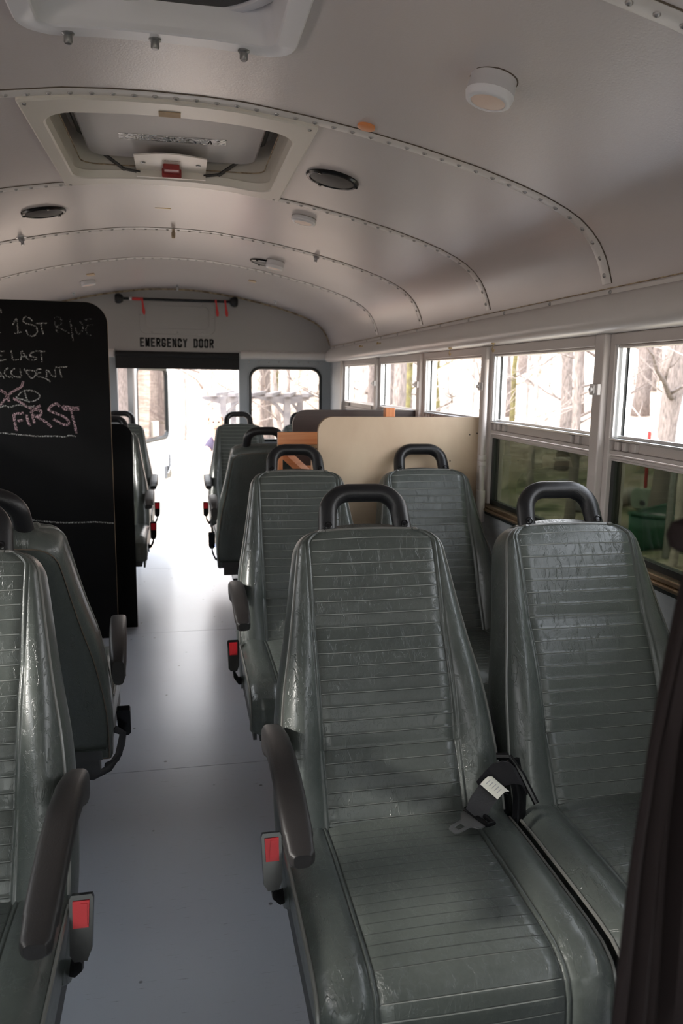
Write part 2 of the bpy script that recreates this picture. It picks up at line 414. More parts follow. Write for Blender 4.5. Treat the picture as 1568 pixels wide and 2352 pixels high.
# floor: five painted sheets
g = G()
for a, b in zip([YF, 0.0, 1.25, 2.524, 4.0, 5.41], [0.0, 1.25, 2.524, 4.0, 5.41, YR + 0.06]):
    g.box(XL - 0.05, XR + 0.05, a + 0.0015, b - 0.0015, -0.03, 0.0)
g.box(XL - 0.05, XR + 0.05, YF, YR + 0.06, -0.10, -0.012)
tag(g.build('floor', 'floor'), kind='structure')

# ceiling ribs: strip, seam line, screws
screw_mesh = None
def make_rib(idx, Y, with_screws=True):
    tr = tag(empty('trim_%d' % idx, (0, Y, 0)), kind='structure')
    def arc(x0=-1.163, x1=1.163, n=90):
        # walk the profile by arc length
        pts = [(XC - p[0], p[1]) for p in PROF[::-1]] + [(XC + p[0], p[1]) for p in PROF[1:]]
        pts = [p for p in pts if p[1] > 1.52]
        return pts
    pts = arc()
    dense = []
    L = 0; seg = []
    for (a, b) in zip(pts, pts[1:]):
        d = math.hypot(b[0] - a[0], b[1] - a[1]); seg.append((L, L + d, a, b)); L += d
    def at(l):
        for (l0, l1, a, b) in seg:
            if l <= l1: t_ = (l - l0) / (l1 - l0); return (a[0] + (b[0] - a[0]) * t_, a[1] + (b[1] - a[1]) * t_), (b[0] - a[0], b[1] - a[1])
        return seg[-1][3], (0, -1)
    g = G(); rows = []
    N = 120
    for k in range(N + 1):
        (x, z), (dx, dz) = at(L * k / N)
        h = math.hypot(dx, dz); nx, nz = dz / h, -dx / h      # pointing inwards (down)
        row = []
        for (yy, dd) in ((-0.022, -0.004), (-0.022, 0.0022), (-0.0195, 0.003), (0.0195, 0.003), (0.022, 0.0022), (0.022, -0.004)):
            row.append((x + nx * dd, yy, z + nz * dd))
        rows.append(row)
    g.grid(rows); g.build('rib_strip', 'trim_paint', tr, smooth=True, auto=35)
    g = G(); rows = []
    for k in range(N + 1):
        (x, z), (dx, dz) = at(L * k / N); h = math.hypot(dx, dz); nx, nz = dz / h, -dx / h
        rows.append([(x + nx * d, yy, z + nz * d) for (yy, d) in ((-0.0250, -0.002), (-0.0250, 0.0012), (-0.0222, 0.0018), (-0.0222, -0.002))])
    g.grid(rows); g.build('seam_line', 'seam', tr)
    if with_screws:
        global screw_mesh
        if screw_mesh is None:
            g = G(); g.lathe([(0.0062, 0.0), (0.0062, 0.001), (0.0045, 0.0034), (0.0018, 0.0042), (0.0016, 0.003)], 12)
            o0 = g.build('screw', 'screw', None, smooth=True); screw_mesh = o0.data; bpy.data.objects.remove(o0)
        n = int(L / 0.046)
        for k in range(n):
            (x, z), (dx, dz) = at(L * (k + 0.5) / n); h = math.hypot(dx, dz); nv = Vector((dz / h, 0, -dx / h))
            o = bpy.data.objects.new('screw', screw_mesh); COL.objects.link(o); o.parent = tr
            o.location = Vector((x, 0.002, z)) + nv * 0.003; o.rotation_euler = nv.to_track_quat('Z', 'Y').to_euler()
for k, y in enumerate(RIBS): make_rib(k + 1, y, y > 1.0)
# rusty bead where the roof meets the rear wall
g = G(); pth = [(XC + sgn * p[0], YR - 0.012, p[1] - 0.004) for sgn, PP in ((-1, PROF[::-1]), (1, PROF[1:])) for p in PP if p[1] > 1.52]
g.tube(pth, 0.007, 8); tag(g.build('trim_9', 'rust', smooth=True), kind='structure')

# ------------------------------------------------------------------ side walls with windows
ZS, ZLT, ZM, ZT = 0.851, 1.105, 1.158, 1.400    # sill, top of lower glass, sill of the open half, head
def side(s, X, name, wbase, ends):
    """s=+1 right wall, -1 left wall; X inner face"""
    o = lambda d: X + s * d        # d>0 outwards
    def B(g, d0, d1, y0, y1, z0, z1): g.box(min(o(d0), o(d1)), max(o(d0), o(d1)), y0, y1, z0, z1)
    ribs = [r for r in RIBS if r > -1.5] + [5.50]
    g = G()
    B(g, 0, 0.07, YF, YR, -0.05, ZS - 0.03)                   # below the windows
    B(g, 0, 0.07, YF, YR, ZT + 0.03, 1.50)                    # above
    B(g, 0, 0.07, 5.50, YR, ZS - 0.03, ZT + 0.03)             # rear corner panel
    B(g, 0, 0.07, YF, -1.39, ZS - 0.03, ZT + 0.03)
    g.m = 1
    for r in ribs:                                             # posts between the windows
        B(g, -0.018, 0.07, r - 0.024, r + 0.024, ZS - 0.03, ZT + 0.03)
    w = g.build(name, ['panel', 'post_paint'], bevel=0.004); tag(w, kind='structure')
    # sill strip
    g = G(); B(g, -0.022, 0.01, YF, 5.5, ZS - 0.028, ZS - 0.018); B(g, -0.012, 0.06, YF, 5.5, ZS - 0.018, ZS - 0.004)
    sl = g.build('sill_strip', 'bronze', w, bevel=0.003)
    g = G(); B(g, -0.012, 0.01, YF, 5.5, ZS - 0.040, ZS - 0.029); g.build('sill_gasket', 'rubber', w)
    k = wbase
    for a, b in zip(ribs, ribs[1:]):
        if a < -1.3 and s > 0: pass
        y0, y1 = a + 0.024, b - 0.024
        W = tag(empty('window_%d' % k, (0, 0, 0)), kind='structure'); k += 1
        g = G()                                               # painted frame
        B(g, 0.0, 0.055, y0, y0 + 0.026, ZS - 0.004, ZT + 0.03); B(g, 0.0, 0.055, y1 - 0.026, y1, ZS - 0.004, ZT + 0.03)
        B(g, -0.004, 0.055, y0 + 0.026, y1 - 0.026, ZT, ZT + 0.03)
        B(g, 0.006, 0.05, y0 + 0.026, y1 - 0.026, ZT - 0.008, ZT)
        g.build('frame', 'post_paint', W, bevel=0.003)
        g = G()                                               # bare metal jamb channels
        for (p, q) in ((y0 + 0.026, y0 + 0.034), (y1 - 0.034, y1 - 0.026)):
            B(g, 0.004, 0.05, p, q, ZM, ZT)
        B(g, 0.012, 0.022, y1 - 0.044, y1 - 0.034, ZM, ZT); B(g, 0.032, 0.04, y1 - 0.044, y1 - 0.034, ZM, ZT)
        g.build('jamb_channel', 'alu', W)
        g = G(); B(g, 0.0225, 0.0315, y1 - 0.040, y1 - 0.034, ZM, ZT); g.build('jamb_gasket', 'rubber', W)
        g = G(); B(g, 0.0, 0.05, y0 + 0.026, y1 - 0.026, ZM - 0.008, ZM - 0.002); B(g, 0.016, 0.022, y0 + 0.026, y1 - 0.026, ZM - 0.002, ZM + 0.006)
        g.build('lip', 'alu', W, bevel=0.001)
        g = G()                                               # painted rails of the lowered sash
        B(g, 0.016, 0.05, y0 + 0.026, y1 - 0.026, ZM - 0.034, ZM - 0.008)
        B(g, 0.004, 0.045, y0 + 0.026, y1 - 0.026, ZM - 0.044, ZM - 0.034)
        B(g, 0.006, 0.045, y0 + 0.026, y1 - 0.026, ZLT - 0.004, ZLT + 0.0035)
        B(g, 0.010, 0.045, y0 + 0.026, y1 - 0.026, ZLT - 0.010, ZLT - 0.004)
        g.build('sash_rail', 'post_paint', W, bevel=0.0015)
        for yy in (y0 + 0.10, y0 + 0.145, y1 - 0.145, y1 - 0.10, y1 - 0.065):
            g = G(); B(g, 0.004, 0.018, yy, yy + 0.018, ZM - 0.033, ZM - 0.009); g.build('latch', 'post_paint', W, bevel=0.003)
        g = G()                                               # dark gasket round the lower glass
        zb = ZS - 0.004
        B(g, 0.012, 0.034, y0 + 0.026, y1 - 0.026, zb, zb + 0.016); B(g, 0.012, 0.034, y0 + 0.026, y0 + 0.040, zb, ZLT - 0.01); B(g, 0.012, 0.034, y1 - 0.044, y1 - 0.026, zb, ZLT - 0.01)
        g.build('gasket', 'rubber', W)
        for d in (0.019, 0.031):
            g = G(); B(g, d, d + 0.002, y0 + 0.035, y1 - 0.035, zb + 0.01, ZLT - 0.006); g.build('pane', 'green_glass', W)
    # cornice: rounded wire duct above the windows
    prof = [(0.0, 1.532), (-0.018, 1.530), (-0.032, 1.520), (-0.046, 1.500), (-0.055, 1.480), (-0.058, 1.462), (-0.054, 1.446), (-0.044, 1.436), (-0.028, 1.431), (0.0, 1.430)]
    tn = {1: 10, -1: 12}[s]
    for q, (ya, yb) in enumerate(((YF, 4.40), (4.403, 5.93))):
        g = G(); rows = [[(o(d), y, z) for (d, z) in prof] for y in (ya, yb)]
        if q == 1: rows.append([(o(d * 0.8), yb + 0.018, 1.48 + (z - 1.48) * 0.85) for d, z in prof]); rows.append([(o(d * 0.3), yb + 0.03, 1.48 + (z - 1.48) * 0.4) for d, z in prof])
        g.grid(rows); n = len(prof)
        g.add(rows[0], [tuple(range(n))])
        t_ = g.build('trim_%d' % (tn + q), 'trim_paint', smooth=True, auto=50); tag(t_, kind='structure')
    g = G(); B(g, -0.008, 0.004, YF, YR - 0.05, 1.528, 1.545); tt = g.build('trim_%d' % (14 if s > 0 else 15), 'trim_paint', bevel=0.003); tag(tt, kind='structure')
    g = G(); B(g, -0.010, 0.003, YF, YR - 0.05, 1.5462, 1.5485); g.build('seam_line', 'rust', tt)
    if s > 0:
        y = 1.6
        while y < 5.8:
            sc_ = bpy.data.objects.new('screw', screw_mesh); COL.objects.link(sc_); sc_.parent = tt
            sc_.location = (o(-0.008), y, 1.537); sc_.rotation_euler = (0, R_(-90), 0); y += 0.35
        # clamps on the posts
        for r in (1.97, 2.805, 3.635, 4.49):
            g = G(); B(g, -0.028, -0.018, r - 0.022, r + 0.022, 1.268, 1.298); B(g, -0.034, -0.028, r - 0.012, r + 0.006, 1.272, 1.294)
            g.lathe([(0.007, 0), (0.007, 0.006), (0.003, 0.008)], 10, (o(-0.034), r - 0.003, 1.283), Matrix.Rotation(R_(-90), 3, 'Y'))
            g.build('clamp', 'white_plastic' if r < 0 else 'trim_paint', w, bevel=0.0015)
        # conduit by the plywood partition
    return w
wall_right = side(1, XR, 'wall_right', 1, None)
wall_left = side(-1, XL, 'wall_left', 20, None)
g = G(); g.tube([(XR - 0.03, 2.745, 0.02), (XR - 0.03, 2.745, 1.10), (XR - 0.03, 2.745, 1.38)], 0.010, 12)
g.lathe([(0.014, -0.02), (0.016, -0.018), (0.016, -0.004), (0.012, 0), (0.016, 0.004), (0.016, 0.018), (0.014, 0.02)], 14, (XR - 0.03, 2.745, 1.012))
g.tube([(XR - 0.03, 2.745, 0.78), (XR - 0.03, 2.745, 0.90)], 0.017, 12)
tag(g.build('conduit_pipe', 'post_paint', smooth=True), 'thin painted conduit pipe running up the wall beside the light plywood panel', 'pipe')

# ------------------------------------------------------------------ rear wall
g = G()
yb = YR + 0.07
def RW(x0, x1, z0, z1): g.box(x0, x1, YR, yb, z0, z1)
DX0, DX1, DZ = -0.458, 0.425, 1.49
WX0, WX1, WZ0, WZ1 = 0.500, 1.053, 0.830, 1.390
g.m = 0
# upper tympanum following the roof
top = [(XC - p[0], p[1] + 0.02) for p in PROF[::-1]] + [(XC + p[0], p[1] + 0.02) for p in PROF[1:]]
rows0 = [(x, YR, max(z, 1.49)) for x, z in top]
g.grid([[(x, YR, 1.485) for x, z in top], rows0]); g.grid([[(x, yb, 1.485) for x, z in top], [(x, yb, max(z, 1.49)) for x, z in top]])
g.m = 1
RW(XL - 0.06, -1.10, -0.05, DZ); RW(-0.56, DX0, -0.05, DZ); RW(DX1, WX0, -0.05, DZ); RW(WX1, XR + 0.06, -0.05, DZ)
RW(WX0, WX1, -0.05, WZ0); RW(WX0, WX1, WZ1, DZ); RW(-1.10, -0.56, -0.05, WZ0); RW(-1.10, -0.56, WZ1, DZ)
# rounded corners of the windows
for (a, b) in ((WX0, WX1), (-1.10, -0.56)):
    r = 0.085
    for (cx, cz, sx_, sz_) in ((a, WZ0, 1, 1), (b, WZ0, -1, 1), (a, WZ1, 1, -1), (b, WZ1, -1, -1)):
        pts = [(cx, cz)]
        for k in range(9):
            t_ = R_(90 * k / 8); pts.append((cx + sx_ * r * (1 - math.sin(t_)), cz + sz_ * r * (1 - math.cos(t_))))
        g.prism(pts, lambda x, z: (x, YR, z), lambda x, z: (x, yb, z))
wr = g.build('wall_rear', ['tympanum', 'rear_paint']); tag(wr, kind='structure')
# horizontal moulding at the top of the door
g = G(); prof = [(0.0, 1.505), (-0.02, 1.50), (-0.034, 1.486), (-0.036, 1.465), (-0.028, 1.45), (-0.012, 1.444), (0.0, 1.443)]
for (a, b) in ((XL, DX0 - 0.012), (DX1 + 0.012, XR)):
    g.grid([[(x, YR + d, z) for d, z in prof] for x in (a, b)])
g.build('moulding', 'trim_paint', wr, smooth=True, auto=60)
for i in range(8):
    o_ = bpy.data.objects.new('screw', screw_mesh); COL.objects.link(o_); o_.parent = wr; o_.location = (0.50 + i * 0.075, YR - 0.001, 1.425); o_.rotation_euler = (R_(90), 0, 0)
# access panel
g = G(); g.prism(rrect(-0.29, 0.253, 1.614, 1.847, 0.05), lambda x, z: (x, YR - 0.004, z), lambda x, z: (x, YR + 0.01, z)); ap = g.build('access_panel', 'tympanum', wr, bevel=0.002)
g = G(); g.tube([(x, YR - 0.0035, z) for x, z in rrect(-0.245, 0.208, 1.652, 1.812, 0.03)], 0.003, 6, closed=True)
g.build('embossed_line', 'tympanum', ap, smooth=True)
for (x, z) in ((-0.2, 1.832), (-0.02, 1.832), (0.16, 1.832), (-0.2, 1.628), (-0.02, 1.628), (0.16, 1.628), (-0.277, 1.75), (0.24, 1.73)):
    o_ = bpy.data.objects.new('screw', screw_mesh); COL.objects.link(o_); o_.parent = ap; o_.location = (x, YR - 0.004, z); o_.rotation_euler = (R_(90), 0, 0)
LET = {  # strokes on a 0..1 by 0..1 cell
 'E': [[(1, 1), (0, 1), (0, 0), (1, 0)], [(0, .52), (.85, .52)]], 'M': [[(0, 0), (0, 1), (.5, .1), (1, 1), (1, 0)]],
 'R': [[(0, 0), (0, 1), (.7, 1), (1, .88), (1, .62), (.7, .5), (0, .5)], [(.55, .5), (1, 0)]],
 'G': [[(1, .76), (1, .86), (.75, 1), (.25, 1), (0, .86), (0, .14), (.25, 0), (.75, 0), (1, .14), (1, .40), (.6, .40)]],
 'N': [[(0, 0), (0, 1), (1, 0), (1, 1)]], 'C': [[(1, .7), (1, .86), (.75, 1), (.25, 1), (0, .86), (0, .14), (.25, 0), (.75, 0), (1, .14), (1, .3)]],
 'Y': [[(0, 1), (.5, .48), (1, 1)], [(.5, .48), (.5, 0)]], 'D': [[(0, 0), (0, 1), (.65, 1), (1, .84), (1, .16), (.65, 0), (0, 0)]],
 'O': [[(.25, 1), (0, .86), (0, .14), (.25, 0), (.75, 0), (1, .14), (1, .86), (.75, 1), (.25, 1)]], 'X': [[(0, 0), (1, 1)], [(0, 1), (1, 0)]],
 'I': [[(.5, 0), (.5, 1)]], 'T': [[(0, 1), (1, 1)], [(.5, 1), (.5, 0)]], 'P': [[(0, 0), (0, 1), (.7, 1), (1, .88), (1, .6), (.7, .48), (0, .48)]],
 'U': [[(0, 1), (0, .14), (.25, 0), (.75, 0), (1, .14), (1, 1)]], 'S': [[(1, .8), (.8, 1), (.2, 1), (0, .85), (0, .62), (1, .4), (1, .15), (.8, 0), (.2, 0), (0, .2)]], 'H': [[(0, 0), (0, 1)], [(1, 0), (1, 1)], [(0, .5), (1, .5)]]}
def lettering(body, name, parent, mat, fn, width, height, wt, gap=0.35):
    """block capitals; fn maps (x, z) centred on the words to a point on the surface"""
    n = len(body); adv = width / (n - gap / (1 + gap)); cw = adv / (1 + gap); g = G()
    for i, ch in enumerate(body):
        if ch == ' ': continue
        x0 = -width / 2 + i * adv
        for st in LET[ch]:
            P = [Vector((x0 + wt / 2 + x * (cw - wt), -height / 2 + wt / 2 + z * (height - wt))) for x, z in st]
            if ch == 'I': P = [Vector((x0 + cw / 2, p.y)) for p in P]
            for a, b in zip(P, P[1:]):
                d = (b - a).normalized(); q = Vector((-d.y, d.x)) * wt / 2; e = d * wt * 0.42
                g.add([fn(*(a - e + q)), fn(*(a - e - q)), fn(*(b + e - q)), fn(*(b + e + q))], [(0, 1, 2, 3)])
    return g.build(name, mat, parent)
lettering('EMERGENCY DOOR', 'lettering', wr, 'text', lambda x, z: (-0.024 + x, YR - 0.0014, 1.553 + z), 0.530, 0.066, 0.0122, 0.22)
# rear windows: gasket and pane
def rear_window(k, a, b):
    W = tag(empty('window_%d' % k, (0, YR, 0)), kind='structure')
    g = G(); g.tube([(x, 0, z) for x, z in rrect(a + 0.008, b - 0.008, WZ0 + 0.008, WZ1 - 0.008, 0.08, 10)], 0.012, 10, closed=True); g.build('gasket', 'rubber', W, smooth=True)
    g = G(); g.tube([(x, -0.004, z) for x, z in rrect(a - 0.006, b + 0.006, WZ0 - 0.006, WZ1 + 0.006, 0.088, 10)], 0.005, 8, closed=True); g.build('bead', 'rear_paint', W, smooth=True)
    g = G(); g.prism(rrect(a + 0.004, b - 0.004, WZ0 + 0.004, WZ1 - 0.004, 0.078, 10), lambda x, z: (x, 0.01, z), lambda x, z: (x, 0.014, z)); g.build('pane', 'rear_glass', W)
rear_window(40, WX0, WX1); rear_window(41, -1.10, -0.56)
# roller shade over the door
rt = tag(empty('roller_shade', (-0.019, YR - 0.03, 1.363)), 'short black roller shade across the top of the emergency doorway', 'blind')
g = G(); g.box(-0.444, 0.444, -0.004, 0.004, 0.0, 0.125); g.build('fabric', 'shade', rt)
g = G(); g.tube([(-0.444, 0, 0.105), (0.444, 0, 0.105)], 0.02, 14); g.build('roller_tube', 'shade', rt, smooth=True)
for sg in (-1, 1):
    g = G(); g.box(sg * 0.449 - 0.006, sg * 0.449 + 0.006, -0.015, 0.03, 0.085, 0.125); g.build('bracket', 'dark_steel', rt, bevel=0.002)
# rod with red straps above the panel
rd = tag(empty('tension_rod', (-0.016, YR - 0.06, 1.852)), 'black tension rod with round rubber ends mounted above the emergency doorway', 'rod')
g = G(); g.tube([(-0.42, 0, 0.0), (0.42, 0, 0.0)], 0.0095, 12); g.build('bar', 'gloss_black', rd, smooth=True)
for sg in (-1, 1):
    g = G(); g.lathe([(0.012, 0), (0.022, 0.004), (0.034, 0.02), (0.037, 0.036), (0.034, 0.05), (0.024, 0.058)], 20, (sg * 0.375, 0, 0), Matrix.Rotation(sg * R_(90), 3, 'Y')); g.build('end_knob', 'black_plastic', rd, smooth=True)
g = G(); g.tube([(-0.315, 0, 0.0), (-0.255, 0, 0.0)], 0.0115, 12); g.build('red_sleeve', 'red_strap', rd, smooth=True)
g = G(); g.tube([(-0.335, 0, 0.0), (-0.317, 0, 0.0)], 0.0112, 12); g.build('white_sleeve', 'white_plastic', rd, smooth=True)
for q, (x, lab) in enumerate(((-0.262, 'red hanging strap near the left end of the black rod'), (0.258, 'red hanging strap, inner of the two at the right end of the rod'), (0.325, 'red hanging strap beside the right rubber end of the rod'))):
    g = G()
    rows = []
    for k in range(12):
        a = R_(90 + 360 * k / 12)
        rows.append([(x - 0.006 + 0.0, YR - 0.06 + math.cos(a) * 0.0125, 1.852 + math.sin(a) * 0.0125), (x + 0.006, YR - 0.06 + math.cos(a) * 0.0125, 1.852 + math.sin(a) * 0.0125)])
    g.grid(rows + [rows[0]])
    wd = [(0.0, 0.006), (-0.03, 0.006), (-0.06, 0.008), (-0.085, 0.011), (-0.105, 0.008), (-0.112, 0.003)]
    vs = [];
    for dz, hw in wd:
        xx = x + 0.012 * (-dz / 0.11)
        vs += [(xx - hw, YR - 0.074, 1.855 + dz), (xx + hw, YR - 0.074, 1.855 + dz), (xx + hw, YR - 0.071, 1.855 + dz), (xx - hw, YR - 0.071, 1.855 + dz)]
    fs = []
    for i in range(len(wd) - 1):
        for k in range(4): fs.append((i * 4 + k, i * 4 + (k + 1) % 4, i * 4 + 4 + (k + 1) % 4, i * 4 + 4 + k))
    g.add(vs, fs); tag(g.build('hanging_strap', 'red_strap'), lab, 'strap', 'red straps on the tension rod')

# open emergency door, hinged on the left, swung outwards
dr = tag(empty('door_1', (-0.385, YR + 0.10, 0.0), R_(73)), kind='structure')
DWd = 0.86
g = G()
wz0, wz1, wx0, wx1 = 0.80, 1.375, 0.10, DWd - 0.035
for (a, b, c_, d_) in ((0, DWd, -0.05, wz0), (0, DWd, wz1, 1.46), (0, wx0, wz0, wz1), (wx1, DWd, wz0, wz1)):
    g.box(a, b, -0.03, 0.0, c_, d_)
g.build('door_leaf', 'bus_white', dr, bevel=0.004)
g = G(); g.tube([(x, -0.015, z) for x, z in rrect(wx0, wx1, wz0, wz1, 0.07, 8)], 0.02, 8, closed=True); g.build('gasket', 'rubber', dr, smooth=True)
g = G(); g.box(wx0, wx1, -0.017, -0.013, wz0, wz1); g.build('pane', 'door_glass', dr)
g = G(); g.box(-0.02, 0.015, -0.04, 0.0, 0.0, 1.46); g.build('hinge', 'dark_steel', dr)
g = G(); g.tube([(0.72, -0.045, 0.50), (0.76, -0.06, 0.56), (0.77, -0.055, 0.66)], 0.012, 8); g.box(0.70, 0.82, -0.05, -0.03, 0.46, 0.56); g.build('door_handle', 'steel', dr, smooth=True)
g = G(); g.box(0.42, 0.56, -0.034, -0.018, 0.83, 0.95); g.build('sticker', 'white_tag', dr)

# ------------------------------------------------------------------ front end (behind the camera)
g = G()
for (a, b, c_, d_) in ((XL - 0.07, XR + 0.07, -0.05, 0.95), (XL - 0.07, XR + 0.07, 1.62, 2.02), (XL - 0.07, XL + 0.12, 0.95, 1.62), (XR - 0.12, XR + 0.07, 0.95, 1.62), (XC - 0.04, XC + 0.04, 0.95, 1.62)):
    g.box(a, b, YF - 0.07, YF, c_, d_)
tag(g.build('wall_front', 'rear_paint'), kind='structure')
g = G(); g.box(XL, XR, YF - 0.04, YF - 0.035, 0.95, 1.62); tag(g.build('window_50', 'clear_glass'), kind='structure')

# ------------------------------------------------------------------ roof hatch (open vent) 1.98 < y < 2.81
def frame_on_roof(g, x0, x1, y0, y1, ix0, ix1, iy0, iy1, r, ri, th):
    """rounded rectangular frame hugging the roof from below"""
    out = rrect(x0, x1, y0, y1, r, 8); inn = rrect(ix0, ix1, iy0, iy1, ri, 8)
    # refine straight edges so that the frame follows the curve
    def refine(P):
        Q = []
        for a, b in zip(P, P[1:] + P[:1]):
            n = 8 if math.hypot(a[0] - b[0], a[1] - b[1]) > 0.1 else 1
            Q += [(a[0] + (b[0] - a[0]) * k / n, a[1] + (b[1] - a[1]) * k / n) for k in range(n)]
        return Q
    out, inn = refine(out), refine(inn)
    rings = []
    rings.append([(x, y, zc(x) + 0.01) for x, y in out]); rings.append([(x, y, zc(x) - th * 0.7) for x, y in out])
    def sc(P, k): cx, cy = (x0 + x1) / 2, (y0 + y1) / 2; return [(cx + (x - cx) * k, cy + (y - cy) * k) for x, y in P]
    rings.append([(x, y, zc(x) - th) for x, y in sc(out, 0.985)])
    rings.append([(x, y, zc(x) - th) for x, y in sc(inn, 1.015)])
    rings.append([(x, y, zc(x) - th * 0.8) for x, y in inn])
    rings.append([(x, y, zc(x) + 0.012) for x, y in sc(inn, 0.985)])
    g.grid(rings, close=True); return inn
h = tag(empty('roof_hatch', (-0.008, 2.39, 1.93)), 'cream framed roof escape hatch with a lowered lid, tape strip and red knob', 'roof hatch')
def G2(): return G()
def rel(g, org):
    g.v = [(x - org[0], y - org[1], z - org[2]) for x, y, z in g.v]; return g
HO = (-0.008, 2.39, 1.93)
g = G(); inn = frame_on_roof(g, -0.352, 0.338, 1.985, 2.795, -0.312, 0.295, 2.085, 2.715, 0.012, 0.07, 0.012); rel(g, HO).build('frame', 'hatch', h, smooth=True, auto=14)
g = G()   # tapering well above the opening
cx, cy = -0.008, 2.40
def ring(k, z, P=inn, cxx=cx, cyy=cy): return [(cxx + (x - cxx) * k, cyy + (y - cyy) * k, z) for x, y in P]
g.grid([[(x, y, zc(x) - 0.008) for x, y in inn], ring(1.0, 1.945), ring(1.0, 1.95), ring(1.0, 2.055), ring(1.0, 2.06)], close=True)
rel(g, HO).build('well', 'hatch', h, smooth=True, auto=35)
g = G(); g.tube(ring(0.93, 1.955, [(x, y) for x, y in rrect(-0.31, 0.295, 2.09, 2.71, 0.05)]), 0.002, 6, closed=True); rel(g, HO).build('well_groove', 'rust', h)
g = G(); g.tube([(x, y, 2.03) for x, y in rrect(-0.285, 0.268, 2.12, 2.66, 0.05)], 0.008, 8, closed=True); rel(g, HO).build('seal', 'rubber', h, smooth=True)
# roof cover above
g = G(); g.prism(rrect(-0.36, 0.345, 2.03, 2.78, 0.06), lambda x, y: (x, y, 2.052), lambda x, y: (x, y, 2.066)); rel(g, HO).build('outer_cover', 'hatch', h)
g = G()   # inner lid: rounded shallow tray
LZ = 1.975
o1 = rrect(-0.262, 0.245, 2.11, 2.672, 0.05)
rings = [[(x, y, LZ + 0.03) for x, y in o1], [(x, y, LZ + 0.006) for x, y in o1]]
def scl(P, k, c_=(-0.008, 2.38)): return [(c_[0] + (x - c_[0]) * k, c_[1] + (y - c_[1]) * k) for x, y in P]
rings += [[(x, y, LZ) for x, y in scl(o1, 0.975)]]
g.grid(rings, close=True); n = len(o1); g.add(rings[-1], [tuple(range(n))]); g.add(rings[0], [tuple(range(n))])
rel(g, HO).build('lid', 'lid', h, smooth=True, auto=50)
g = G(); g.box(-0.160, 0.142, 2.418, 2.472, LZ - 0.0015, LZ - 0.0005); tp = rel(g, HO).build('reflective_tape', 'foil', h)
lettering('EMERGENCY EXIT', 'tape_lettering', tp, 'foil_text', lambda x, z: (-0.010 - x - HO[0], 2.445 + z - HO[1], LZ - 0.0022 - HO[2]), 0.265, 0.034, 0.0055)
for q, (x, d) in enumerate(((-1, 1), (1, 1))):
    g = G()
    cx0 = -0.015 + x * 0.105
    pts = [(cx0 + x * 0.115, 2.665, 1.990), (cx0 + x * 0.045, 2.690, 1.946), (cx0, 2.695, 1.940)]
    for a, b in zip(pts, pts[1:]):
        a, b = Vector(a), Vector(b); dv = (b - a).normalized(); sd = Vector((0, 0, 1)).cross(dv).normalized() * 0.011; up = Vector((0, 0, 0.002))
        e = dv * 0.006
        vs = [a - e + sd + up, a - e - sd + up, b + e - sd + up, b + e + sd + up, a - e + sd - up, a - e - sd - up, b + e - sd - up, b + e + sd - up]
        g.add(vs, [(0, 1, 2, 3), (4, 7, 6, 5), (0, 4, 5, 1), (1, 5, 6, 2), (2, 6, 7, 3), (3, 7, 4, 0)])
    rel(g, HO).build('hinge_arm', 'black_metal', h)
g = G()
arch = [(-0.125, 2.70), (-0.125, 2.53)] + [(-0.125 + 0.215 * k / 10, 2.53 - 0.035 * math.sin(math.pi * k / 10)) for k in range(1, 10)] + [(0.090, 2.53), (0.090, 2.70)]
g.prism(arch, lambda x, y: (x, y, 1.946), lambda x, y: (x, y, 1.950)); g.box(-0.125, 0.090, 2.690, 2.700, 1.926, 1.95)
bp = rel(g, HO).build('latch_plate', 'hatch', h)
for x in (-0.10, 0.065):
    g = G(); g.lathe([(0.008, 0), (0.006, -0.003)], 10, (x - HO[0], 2.60 - HO[1], 1.946 - HO[2])); g.build('screw', 'dark_steel', bp)
g = G(); g.box(-0.040, 0.008, 2.60, 2.655, 1.930, 1.947); g.box(-0.046, 0.014, 2.655, 2.665, 1.920, 1.947); rel(g, HO).build('knob', 'dull_red', h, bevel=0.003)
lettering('PUSH OUT', 'lettering', bp, 'rust', lambda x, z: (-0.016 - x - HO[0], 2.565 + z - HO[1], 1.9455 - HO[2]), 0.055, 0.010, 0.0016)
for (x, y) in ((-0.335, 2.005), (0.318, 2.005), (-0.335, 2.775), (0.318, 2.775)):
    g = G(); g.lathe([(0.005, 0), (0.004, -0.003)], 10, (x - HO[0], y - HO[1], zc(x) - 0.012 - HO[2])); g.build('screw', 'dark_steel', h)
g = G(); g.box(-0.04, 0.012, 2.040, 2.075, zc(0) - 0.0145, zc(0) - 0.013); rel(g, HO).build('paper_label', 'ply_edge', h)

# roof vent with fan at the top left
VO = (-0.025, 1.36, 1.93)
h = tag(empty('roof_vent', VO), 'white framed roof vent with a round fan grille and dark bolts, at the top left', 'roof vent')
g = G(); inn = frame_on_roof(g, -0.275, 0.225, 1.06, 1.645, -0.235, 0.185, 1.10, 1.60, 0.07, 0.03, 0.014); rel(g, VO).build('frame', 'white_plastic', h, smooth=True, auto=35)
g = G(); g.grid([[(x, y, zc(x) - 0.008) for x, y in inn], ring(0.97, 1.96, inn, -0.025, 1.35), ring(0.94, 2.02, inn, -0.025, 1.35)], close=True)
n = len(inn); g.add(ring(0.94, 2.02, inn, -0.025, 1.35), [tuple(range(n))]); rel(g, VO).build('well', 'white_plastic', h, smooth=True, auto=35)
g = G(); g.lathe([(0.125, 0.0), (0.165, -0.006), (0.178, -0.022), (0.178, -0.045), (0.165, -0.052), (0.150, -0.05), (0.145, -0.02), (0.125, -0.015)], 48, (0.045, 0.105, 0.090)); g.build('fan_ring', 'white_plastic', h, smooth=True)
